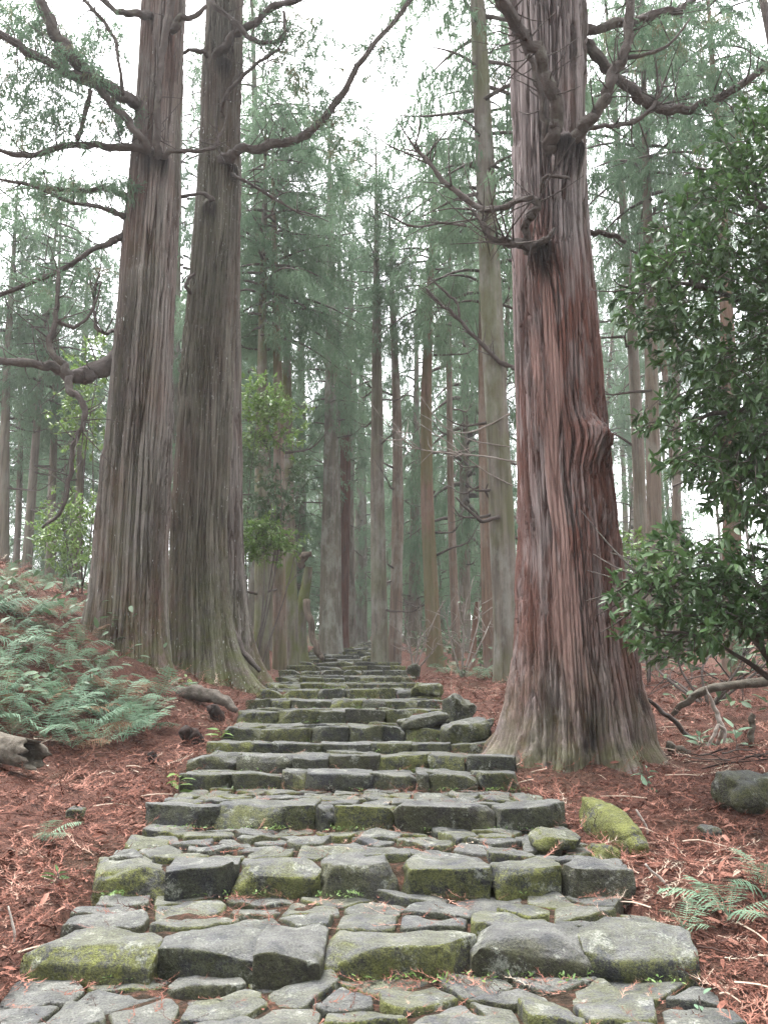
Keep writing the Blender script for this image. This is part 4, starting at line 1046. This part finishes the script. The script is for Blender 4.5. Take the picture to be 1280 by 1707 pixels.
# ------------------------------------------------------------------ ferns
def frond(seed, L=1.):
    rg = np.random.default_rng(seed); V, Q = [], []; np_ = 17
    arch = rg.uniform(.5, .75); side = rg.normal(0, .08)
    def mid(t): return np.array([L * t * (1 - .12 * t), side * t * t, L * (arch * t - .85 * arch * t * t)])
    for i in range(16):                                           # midrib
        a, b_2 = mid(i / 16), mid((i + 1) / 16); w = .008 * (1.1 - i / 16); k_ = len(V)
        V += [a + [0, w, 0], a - [0, w, 0], b_2 - [0, w, 0], b_2 + [0, w, 0]]; Q.append((k_, k_ + 1, k_ + 2, k_ + 3))
    for i in range(np_):
        t = .14 + .85 * i / np_; p = mid(t); pl = L * .27 * math.sin(PI * min(1, (1 - t) * .8 + .1)) ** .9
        for s in (-1, 1):
            az = s * rg.uniform(1.0, 1.2); dirv = np.array([math.cos(az), math.sin(az), -.2 + rg.normal(0, .12)]); g = np.array([-dirv[1], dirv[0], 0])
            w = L * .0165
            for (f0, f1, wk) in ((0, .4, 1.), (.3, .72, .85), (.62, 1., .55)):
                q0 = p + dirv * pl * f0 + np.array([0, 0, -.14 * pl * f0 * f0]); q1 = p + dirv * pl * f1 + np.array([0, 0, -.14 * pl * f1 * f1]); k_ = len(V)
                m0 = q0 * .6 + q1 * .4
                V += [q0, m0 + g * w * wk, q1, m0 - g * w * wk]; Q.append((k_, k_ + 1, k_ + 2, k_ + 3))
    V = np.array(V)
    return mesh_data('frond', V, np.array(Q), M['fern'] if seed < 66 else M['dead_fern'], False, dict(rnd=np.full(len(V), rg.uniform(.1, .95))))
FRONDS = [frond(60 + i) for i in range(8)]

def fern(loc, size, n_, label, group=None, seed=0, facing=None):
    rg = np.random.default_rng(seed); t = thing('fern', loc, label, 'fern', group)
    for i in range(n_):
        o = link('frond', FRONDS[rg.integers(6) if rg.uniform() < .86 or size < .3 else rg.integers(6, 8)], t); s = size * rg.uniform(.7, 1.15)
        a = 2 * PI * i / n_ + rg.normal(0, .35) if facing is None else facing + rg.normal(0, .7)
        o.scale = (s, s, s); o.rotation_euler = (rg.normal(0, .2), rg.uniform(-.7, .0), a)
    return t
BANK = 'fern in the thick middle of the fern bank below the left great cedar'
spots = [(10, 985), (40, 965), (70, 1000), (20, 1030), (90, 1035), (55, 1060), (130, 1060), (20, 1090), (85, 1095), (150, 1080), (30, 1130), (75, 1140), (120, 1130), (165, 1125), (15, 1170), (60, 1180), (110, 1170), (150, 1165), (195, 1160), (230, 1175), (140, 1205), (190, 1195), (100, 1010), (0, 960), (45, 1010), (5, 1060), (40, 1155), (95, 1190), (-15, 1000), (-10, 1110), (25, 1005), (60, 1030), (115, 1085), (180, 1140), (215, 1150), (250, 1165), (170, 1180), (5, 1145), (130, 1150), (70, 1115), (-20, 1180), (20, 950), (65, 955), (105, 965), (120, 1000), (30, 1055), (240, 1195), (205, 1215), (170, 1220), (120, 1225), (75, 1205), (20, 1205), (265, 1140), (160, 1100)]
for i, (px, py) in enumerate(spots):
    own = {(250, 1165): 'fern at the right tip of the left fern bank, nearest the steps', (140, 1205): 'lowest fern of the left fern bank, above the rotten log', (20, 950): 'highest fern of the left bank, up by the thin stand', (105, 965): 'fern tucked against the left side of the left great cedar', (-20, 1180): 'fern of the left bank cut by the left edge, above the log'}.get((px, py))
    fern(hit(px, py + 25, 6), random.uniform(.32, .54), random.randint(6, 8), own or BANK, 'fern bank on the left', 200 + i)
fern(hit(70, 1405, 4), .26, 5, 'small lone fern in the litter left of the steps, below the rotten log', None, 300, -1.2)
fern(hit(1215, 1530, 3.4), .36, 7, 'bright fern at the right edge in the red litter', None, 301)
fern(hit(1275, 1500, 3.4), .32, 6, 'fern cut by the right edge of the picture', None, 302)
fern(hit(1140, 1560, 3.2), .22, 4, 'thin pale fern nearest the right ends of the lower steps', None, 303)
fern(hit(895, 1262, 6), .26, 5, 'pale fern growing against the foot of the red barked cedar', None, 304, -1.9)
fern(hit(850, 1258, 6), .2, 4, 'small pale fern at the right end of the steps by the red barked cedar', None, 305, -2.2)
FR = 'pale fern on the bank beside the head of the path'
for i, (px, py, Y) in enumerate([(530, 1085, 23), (545, 1075, 26), (520, 1095, 21), (560, 1065, 30), (600, 1062, 38), (580, 1062, 36), (770, 1120, 15.5), (800, 1125, 15), (745, 1122, 17), (815, 1118, 15.5)]):
    q = P(px, py, Y); q[2] = float(land(q[0], Y)); fern(q, .45, 6, FR if i < 6 else 'pale fern among the trunks left of the red barked cedar', 'ferns by the far path' if i < 6 else 'ferns behind the loose slabs', 320 + i)

# ------------------------------------------------------------------ rocks, logs, sticks
def boulder(label, px, py, Y, w, d, h, seed, name='mossy_rock', rz=0., rx=0., ry=0., mat='mossy_rock', sink=.3, n=11, k=3., z=None):
    V, Q = rock(w, d, h, seed, n, k, .28, .2, 8); V = roty(rotx(V, rx), ry); V = rotz(V, rz)
    q = P(px, py, Y); q[2] = (float(land(q[0], Y)) + h * (.5 - sink)) if z is None else z
    o = build(name, V + q, Q, M[mat], None, True, None, q); return tag(o, label, 'rock')
boulder('long bright mossy rock in the litter right of the third step', 1014, 1372, 5.5, .18, .85, .23, 1, rz=.16, rx=.17, mat='moss_green', n=16, k=2.4)
boulder('short mossy rock beside the lower end of the long one', 1002, 1402, 5.05, .13, .2, .15, 2, rz=.2, mat='moss_green')
boulder('brown mossy boulder at the right edge of the litter', 1262, 1325, 6.1, .5, .42, .27, 4, mat='mossy_rock', sink=.25, n=16, k=2.4)
boulder('little mossy stone in the litter below the right edge boulder', 1180, 1370, 5.5, .12, .12, .1, 5)
boulder('pale flat stone lying on the right end of the second step', 925, 1392, 5.1, .27, .24, .09, 6, 'stone', mat='paving', z=P(925, 1400, 5.1)[2], k=5.)
boulder('yellow green mossy stone at the bottom left corner', 40, 1690, 3.1, .3, .3, .2, 7)
boulder('upper of two slabs tipped over on the right of the steps', 705, 1200, 9.0, .5, .32, .14, 8, 'loose_slab', rz=.15, ry=-.18, mat='stone', z=P(705, 1203, 9.0)[2], k=6.)
boulder('mossy block leaning beside the tipped slab', 762, 1188, 9.3, .3, .3, .26, 9, 'loose_block', rz=.4, ry=.35, mat='mossy_rock', z=P(762, 1188, 9.3)[2], k=5.)
boulder('pale topped block at the right end below the leaning block', 778, 1222, 8.5, .42, .36, .22, 10, 'loose_block', rz=.2, ry=-.1, mat='stone', z=P(778, 1224, 8.5)[2], k=6.)
boulder('small squared stone perched at the right end near the stair head', 711, 1150, 11.4, .36, .26, .16, 11, 'loose_block', ry=-.06, mat='stone', z=P(711, 1150, 11.4)[2], k=7.)
boulder('white stone standing at the right of the stair head', 690, 1122, 16, .22, .2, .3, 12, 'stone', mat='paving', sink=.1)
boulder('pale angular stone left of the far path, upper', 556, 1066, 27, .7, .4, .3, 13, 'stone', rz=.5, mat='paving')
boulder('pale angular stone left of the far path, lower', 548, 1073, 26, .6, .35, .28, 14, 'stone', rz=-.4, mat='paving')
boulder('small grey stone in the litter left of the third step', 130, 1302, 5.8, .1, .1, .09, 15, 'stone', mat='paving')

def log(label, name, pts, Y, mat, cat='log', seed=0, seg=12, wob=.6, lumpy=.4):
    if Y is None: Y = hit(pts[1][0], pts[1][1] + pts[1][2] * .5, 5)[1]        # lies on the ground where it is seen
    C = [P(q[0], q[1], Y + (q[3] if len(q) > 3 else 0)) for q in pts]; R = [q[2] * mpp(q[1], Y + (q[3] if len(q) > 3 else 0)) for q in pts]
    V, Q, T = tube(C, R, seg + 4, (len(C) - 1) * 8 + 1, lumpy, seed, wob, True); o = build(name, V, [Q, T], mat, None, True, None, C[0]); return tag(o, label, cat)
def hollow_log(label, a, b_, r, mat, seed):
    a, b_ = np.array(a), np.array(b_); ax = (b_ - a) / np.linalg.norm(b_ - a); e1 = np.cross(ax, [0, 0, 1]); e1 /= np.linalg.norm(e1); e2 = np.cross(e1, ax)
    seg, L = 30, np.linalg.norm(b_ - a); V = []; th = np.linspace(0, 2 * PI, seg, endpoint=False)
    rings = [(f, 1.0) for f in np.linspace(0, 1, 22)] + [(.995, .86), (.96, .74), (.9, .66), (.8, .5), (.78, .02)]
    for f, k_ in rings:
        rr = r * k_ * (1 + .16 * vnoise(np.cos(th) * 2 + seed, np.sin(th) * 2, f * L * 3, seed) + .07 * vnoise(np.cos(th) * 9, np.sin(th) * 9, f * L * 5, seed + 2) * (k_ > .9))
        jag = .1 * vnoise(np.cos(th) * 3, np.sin(th) * 3, 0, seed + 5) * sstep(.75, 1, f)
        V.append(a + ax * (f * L + jag)[:, None] + (e1[None] * np.cos(th)[:, None] + e2[None] * np.sin(th)[:, None]) * rr[:, None])
    V = np.vstack(V); k_ = np.arange(len(rings) - 1)[:, None] * seg; u = np.arange(seg)[None]; w = (u + 1) % seg
    o = build('rotten_log', V, np.stack([k_ + u, k_ + w, k_ + seg + w, k_ + seg + u], -1).reshape(-1, 4), mat, None, True, None, a); return tag(o, label, 'log')
hollow_log('grey rotten log with a broken hollow end at the left edge', P(-150, 1215, 7.3), P(58, 1258, 6.4), .11, M['deadwood'], 3)
log('grey root humped through the litter below the flecked cedar', 'surface_root', [(270, 1165, 6, .3), (300, 1155, 13, .1), (340, 1156, 12), (372, 1168, 9, -.1), (395, 1185, 4, -.2)], None, M['root'], 'root', 4, 12, .3, .2)
log('blackened stub of a cut stem in the litter, nearest the steps', 'rotten_stub', [(366, 1204, 10, .15), (362, 1194, 11), (357, 1186, 9, -.08), (354, 1183, 6, -.1)], None, M['char'], 'stump', 5, 12)
log('round blackened stub in the litter, left of the other', 'rotten_stub', [(330, 1238, 10, .2), (322, 1230, 13), (314, 1224, 11, -.12), (310, 1222, 7, -.15)], None, M['char'], 'stump', 6, 12)
log('small dark stub low in the litter left of the steps', 'rotten_stub', [(256, 1275, 7, .1), (255, 1266, 8), (254, 1258, 4, -.05)], None, M['char'], 'stump', 7, 10)
log('long brown fallen branch slanting behind the sticks at right', 'fallen_branch', [(1120, 1190, 4, .2), (1160, 1160, 6), (1220, 1142, 7), (1330, 1125, 8)], 9.5, M['deadwood'], 'branch', 8, 8)
log('thin dark fallen branch rising to the right of the red barked cedar', 'fallen_branch', [(1080, 1165, 3), (1120, 1200, 4), (1160, 1235, 4), (1200, 1260, 3)], 8.6, M['limb'], 'branch', 9, 7)
log('bleached white forked stick standing in the litter at right', 'white_stick', [(1196, 1240, 3, .1), (1203, 1215, 4), (1195, 1190, 3.5), (1182, 1160, 2), (1176, 1145, 1)], 8.2, M['pale_stick'], 'stick', 10, 6)
log('second bleached stick beside the forked one', 'white_stick', [(1178, 1245, 2), (1188, 1225, 3), (1196, 1210, 3), (1208, 1222, 2.5), (1206, 1240, 2)], 8.15, M['pale_stick'], 'stick', 11, 6)
log('short upright broken stick near the right edge', 'broken_stick', [(1252, 1245, 5), (1252, 1220, 5), (1254, 1190, 4)], 8.3, M['deadwood'], 'stick', 12, 8)
log('short thick piece of dead branch lying right of the cedar foot', 'branch_piece', [(1108, 1240, 6), (1125, 1248, 7), (1148, 1256, 5)], 8.0, M['deadwood'], 'branch', 13, 8)
q0 = hit(1250, 1282, 5); heap = thing('brush_pile', q0, 'heap of dark fallen twigs at the right edge above the boulder', 'twigs'); rg = np.random.default_rng(14)
for k_ in range(22):
    c = q0 + np.array([rg.normal(.15, .25), rg.normal(0, .14), rg.uniform(.02, .15)]); d = np.array([rg.normal(0, 1), rg.normal(0, .9), rg.normal(0, .35)]); d *= rg.uniform(.1, .3) / np.linalg.norm(d)
    V, Q, T = tube([c - d, c + rg.normal(0, .03, 3), c + d], [.008, .006, .003], 5, 7, .2, k_, 2.); build('twig', V, [Q, T], M['char'] if k_ % 3 else M['limb'], heap, True, None, q0)
for i, (pts, lab) in enumerate((([(1060, 1350, 1.5), (1080, 1385, 2), (1072, 1420, 2), (1078, 1440, 1)], 'pale bent twig beside the long mossy rock'), ([(1075, 1440, 1.5), (1110, 1475, 2), (1135, 1500, 1.5)], 'pale straight twig lying right of the second step'), ([(15, 1510, 1.5), (25, 1560, 2), (10, 1600, 1.5)], 'pale twig at the lower left edge'), ([(970, 1265, 3, .2), (1010, 1270, 4), (950, 1280, 3)], 'dark bark flake at the foot of the red barked cedar'))):
    Yq = hit(pts[1][0], pts[1][1])[1]; log(lab, 'twig', [(q[0], q[1], q[2]) for q in pts], Yq - .08, M['pale_stick'] if i < 3 else M['limb'], 'twig', 20 + i, 5)

# small plants in the litter and at the stones
def plantlet(label, px, py, Y, n_, size, seed, up=.15, mat='bright_leaf', z=None):
    rg = np.random.default_rng(seed); q = P(px, py, Y); q[2] = float(land(q[0], Y)) - .01 if z is None else z
    t = thing('small_plant', q, label, 'plant'); b_ = Bag(); a = np.arange(n_) * 2.4 + rg.normal(0, .3, n_)
    hh = np.linspace(.25, 1, n_) * up; pos = q + np.column_stack([.1 * hh * np.cos(a), .1 * hh * np.sin(a), hh]); d = np.column_stack([np.cos(a), np.sin(a), rg.uniform(0, .7, n_)])
    put_leaves(b_, pos, d, size * rg.uniform(.7, 1.2, n_), rg.uniform(.2, 1, n_), rg); b_.build('leaves', M[mat], t, True, q)
    V, Q, T = tube([q - [0, 0, .05], q + [0.01, 0, up * .5], q + [0, 0, up]], [.005, .004, .003], 5, 5); build('stem', V, [Q, T], M['limb'], t, True, None, q)
plantlet('leafy green seedling at the left end of the seventh step', 368, 1236, 8.75, 10, .13, 1, .12)
plantlet('green seedling with upright leaves at the left end of the fourth step', 298, 1310, 6.9, 8, .13, 2, .16)
plantlet('pale seedling in the litter behind the long mossy rock', 1078, 1310, 6.6, 7, .1, 3, .2, 'fern')
plantlet('seedling at the foot of the sticks on the right', 1165, 1225, 8.3, 9, .15, 4, .15, 'fern')
plantlet('broad leaved seedling beside the bleached sticks', 1225, 1235, 8.3, 7, .2, 5, .2, 'fern')
plantlet('dark seedling in the litter left of the second step', 95, 1470, 4.6, 7, .08, 6, .08, 'oak_leaf')
plantlet('little seedling at the right end of the lowest step', 1150, 1640, 3.5, 6, .05, 7, .08, 'fern')
plantlet('thin sapling rising in front of the lower steps at right', 1160, 1600, 3.4, 9, .06, 8, .28, 'fern')
plantlet('seedling by the hollow between the two great cedars', 312, 1108, 10.8, 7, .12, 9, .15)

# bare twiggy shrubs of the middle ground
def bare_shrub(label, foot, Y, tips, seed, mat='twig', r=.022):
    q = P(foot[0], foot[1], Y); q[2] = float(land(q[0], Y)) - .05; t = thing('bare_shrub', q, label, 'shrub'); rg = np.random.default_rng(seed)
    for i, (tx, ty) in enumerate(tips):
        e = P(tx, ty, Y + rg.normal(0, .5)); m_ = q + (e - q) * .5 + np.array([rg.normal(0, .15), rg.normal(0, .15), .12 * np.linalg.norm(e - q)])
        b_ = Bag(); b_.add(*tube([q, m_, e], [r, r * .6, .004], 5, 9, .15, seed + i, .8))
        for j in range(7):
            f = rg.uniform(.3, .95); p0 = catmull([q, m_, e], 21)[int(f * 20)]; dv = (e - q) * .25 * rg.uniform(.4, 1) + rg.normal(0, .22, 3)
            b_.add(*tube([p0, p0 + dv * .5 + rg.normal(0, .03, 3), p0 + dv], [.008, .006, .003], 4, 5, .1, j))
        b_.build('stem', M[mat], t, True, q)
bare_shrub('leafless pale shrub in the gap right of the far path', (690, 1108), 19, [(650, 1040), (670, 1020), (700, 1010), (720, 1040), (740, 1000), (660, 1070), (730, 1070)], 1)
bare_shrub('leafless twiggy shrub before the pale lichened trunk', (770, 1112), 16, [(740, 1010), (760, 980), (800, 1000), (820, 1030), (790, 960), (735, 1050)], 2)
bare_shrub('tangle of bare stems behind the sticks at right', (1180, 1180), 10.5, [(1120, 1090), (1150, 1060), (1200, 1080), (1240, 1070), (1270, 1110), (1100, 1130), (1290, 1060)], 3, 'limb')
pale = bpy.data.objects['cedar_tree']
for i, pts in enumerate(([(860, 615, 5), (830, 600, 5), (795, 565, 4.5, -.2), (765, 532, 4, -.3), (735, 508, 3.5, -.4), (710, 480, 2.5, -.4)], [(765, 532, 3.5, -.3), (762, 505, 3, -.3), (745, 490, 3, -.3), (715, 462, 2, -.3)], [(860, 770, 2.2), (800, 760, 1.8, -.2), (740, 755, 1.6, -.4), (690, 745, 1.2, -.6), (655, 715, .8, -.7)], [(850, 690, 1.8), (800, 715, 1.5), (760, 720, 1.2, -.2), (700, 690, .8, -.3)], [(855, 810, 1.8), (800, 780, 1.4), (750, 740, 1.2, -.2), (690, 700, .8, -.3)], [(830, 860, 5), (805, 868, 4, -.1), (780, 850, 3, -.2), (760, 830, 2, -.2)], [(850, 745, 1.5), (790, 735, 1.2), (740, 710, 1), (700, 660, .7)], [(835, 380, 4), (800, 378, 3.5), (740, 372, 3, -.2), (690, 378, 2.5, -.4), (640, 355, 2, -.5)])):
    limb(pale, pts, 14.3, 'dead_branch', 90 + i, M['limb'] if i in (0, 1, 5, 7) else M['twig'], 6)

# ------------------------------------------------------------------ fallen cedar sprigs on the banks and in the joints of the stones
def sprig(seed):
    rg = np.random.default_rng(seed); V, T = [], []
    m = 5; a = 0; p = np.zeros(3); c = [p.copy()]
    for i in range(m):
        a += rg.normal(0, .38); p = p + np.array([math.cos(a), math.sin(a), rg.normal(0, .12)]) / m; c.append(p.copy())
    c = np.array(c)
    for i in range(m):
        w = .027 * (1.1 - .75 * i / m); d = c[i + 1] - c[i]; s = np.array([-d[1], d[0], 0]); s /= np.linalg.norm(s); k_ = len(V)
        V += [c[i] + s * w, c[i] - s * w, c[i + 1] + [0, 0, .012]]; T.append((k_, k_ + 1, k_ + 2))
        for sd in (-1, 1):
            q = c[i] + d * rg.uniform(0, .8); e = d / np.linalg.norm(d) * rg.uniform(.1, .22) + sd * s * rg.uniform(.08, .2) + np.array([0, 0, rg.uniform(0, .07)]); k_ = len(V)
            V += [q + d * .1, q - d * .1, q + e]; T.append((k_, k_ + 1, k_ + 2))
    return np.array(V), np.array(T)
SPRIG = [sprig(i) for i in range(7)]
def scatter_sprigs(bag, pos, size, rg, tilt=.33, rn=None):
    n_ = len(pos); which = rg.integers(0, 7, n_); az = rg.uniform(0, 2 * PI, n_); X = np.stack([np.cos(az), np.sin(az), rg.normal(0, tilt, n_)], -1); X /= np.linalg.norm(X, axis=1)[:, None]
    up = np.column_stack([rg.normal(0, tilt, (n_, 2)), np.ones(n_)]); Yv = np.cross(up, X); Yv /= np.linalg.norm(Yv, axis=1)[:, None]; Zv = np.cross(X, Yv); Rm = np.stack([X, Yv, Zv], 1)
    rn = np.clip(rg.beta(2.2, 1.8, n_) + .22 * vnoise(pos[:, 0] * 1.6, pos[:, 1] * 1.6, 0, 17), 0, 1) if rn is None else rn
    for w, (TV, TT) in enumerate(SPRIG):
        s = np.where(which == w)[0]
        if not len(s): continue
        W = np.einsum('vk,nkj->nvj', TV, Rm[s]) * size[s][:, None, None] + pos[s][:, None]; m = len(TV)
        bag.add(W.reshape(-1, 3), None, (TT[None] + (np.arange(len(s)) * m)[:, None, None]).reshape(-1, 3), rnd=np.repeat(rn[s], m))
rg = np.random.default_rng(9); n_ = 25500
y = 2.7 * (16 / 2.7) ** rg.uniform(0, 1, n_); side = rg.uniform(0, 1, n_) < .45
off = rg.uniform(0, 1, n_) ** 1.1 * np.where(side, .6 + .42 * y, .7 + .42 * y)
x = np.where(side, np.interp(y, SY, SL) - off + .02, np.interp(y, SY, SR) + off - .02)
pos = np.column_stack([x, y, land(x, y) + np.abs(rg.normal(.012, .018, n_))])
keep = np.ones(n_, bool)
for (tx, ty, tr_) in ((1.85, YD, .75), (bA[0], YA, .7), (bB[0], YB, .65), (bC[0], YC, .6)): keep &= (x - tx) ** 2 + (y - ty) ** 2 > tr_ ** 2
b_ = Bag(); scatter_sprigs(b_, pos[keep], (rg.uniform(.08, .22, n_) * (.8 + .05 * y))[keep], rg)
sel = rg.choice(np.where(keep)[0], 2600, False); dl = rg.normal(0, 1, (len(sel), 3)); dl[:, 2] *= .25
put_leaves(b_, pos[sel] + [0, 0, .015], dl, rg.uniform(.04, .09, len(sel)), rg.beta(1.5, 1.2, len(sel)) * .9 + .1 * (rg.uniform(size=len(sel)) > .8), rg)
for q in rg.choice(np.where(keep)[0], 420, False):
    a_ = rg.uniform(0, 2 * PI); l_ = rg.uniform(.08, .35); d_ = np.array([math.cos(a_), math.sin(a_), rg.normal(0, .1)]) * l_
    Vt, Qt, Tt = tube([pos[q] + [0, 0, .02], pos[q] + d_ * .5 + [0, rg.normal(0, .03), .03], pos[q] + d_ + [0, 0, .02]], [.005, .004, .002], 4, 5); b_.add(Vt, Qt, Tt, rnd=rg.choice([.05, .2, .98]))
o = b_.build('cedar_litter', M['litter'], None, False); tag(o, 'red brown fallen cedar sprigs covering both banks beside the steps', 'leaf litter', kind='stuff')
b_ = Bag(); pos = []
for i in range(0, 13):
    s, t = ST[i], ST[i + 1]; m = 330 if i < 4 else 70
    for q in range(m):
        near = rg.uniform() < .5; yy = (t['Y'] - .03 - abs(rg.normal(0, .06))) if near else rg.uniform(s['Y'] + .25, t['Y']); xx = rg.uniform(s['x0'] + .1, s['x1'] - .1)
        if near and vnoise(xx * 3.1, i * 1.7, 0, 15) < .05: continue
        f = (yy - s['Y']) / (t['Y'] - s['Y']); pos.append((xx, yy, s['zt'] * (1 - f) + (t['zb'] + .01) * f + (.015 if near else .0)))
pos = np.array(pos); scatter_sprigs(b_, pos, rg.uniform(.05, .15, len(pos)), rg, .3)
o = b_.build('fallen_sprigs', M['litter'], None, False); tag(o, 'red brown cedar sprigs caught in the joints of the steps', 'leaf litter', kind='stuff')

b_ = Bag(); pos = []
for i in range(0, 12):
    s, t = ST[i], ST[i + 1]
    for q in range(90 if i < 4 else 40):
        xx = rg.uniform(s['x0'] + .05, s['x1'] - .05); yy = t['Y'] - abs(rg.normal(0, .03))
        if vnoise(xx * 4.3, i * 2.7, 0, 25) < .1: continue
        for _ in range(4): pos.append((xx + rg.normal(0, .02), yy + rg.normal(0, .012), t['zb'] + .02 + rg.uniform(0, .02)))
pos = np.array(pos); d = rg.normal(0, 1, pos.shape); d[:, 2] = np.abs(d[:, 2]) * .8
put_leaves(b_, pos, d, rg.uniform(.012, .032, len(pos)), rg.uniform(0, 1, len(pos)), rg)
o = b_.build('joint_weeds', M['bright_leaf'], None, True); tag(o, 'tiny green weeds growing along the feet of the risers', 'weeds', kind='stuff')

# ------------------------------------------------------------------ the damp air of the wood
x0, x1, y0, y1, z0, z1 = -156, 156, -50, 268, float(land(GX, GY).min()) - 1.2, 44.
z1 = max(z1, float(land(GX, GY).max()) + 6)
V = [(x, y, z) for z in (z0, z1) for y in (y0, y1) for x in (x0, x1)]
hz = build('haze', V, np.array([(0, 2, 3, 1), (4, 5, 7, 6), (0, 1, 5, 4), (2, 6, 7, 3), (0, 4, 6, 2), (1, 3, 7, 5)]), M['soil'], None, False)
m = bpy.data.materials.new('haze'); m.use_nodes = True; nt = m.node_tree; nt.nodes.clear()
vo = nt.nodes.new('ShaderNodeVolumePrincipled'); vo.inputs['Color'].default_value = (.93, .95, .97, 1); vo.inputs['Density'].default_value = .001; vo.inputs['Anisotropy'].default_value = .2
nt.links.new(vo.outputs[0], nt.nodes.new('ShaderNodeOutputMaterial').inputs['Volume'])
hz.data.materials.clear(); hz.data.materials.append(m)
tag(hz, 'thin pale mist hanging through the whole wood', 'mist', kind='stuff')
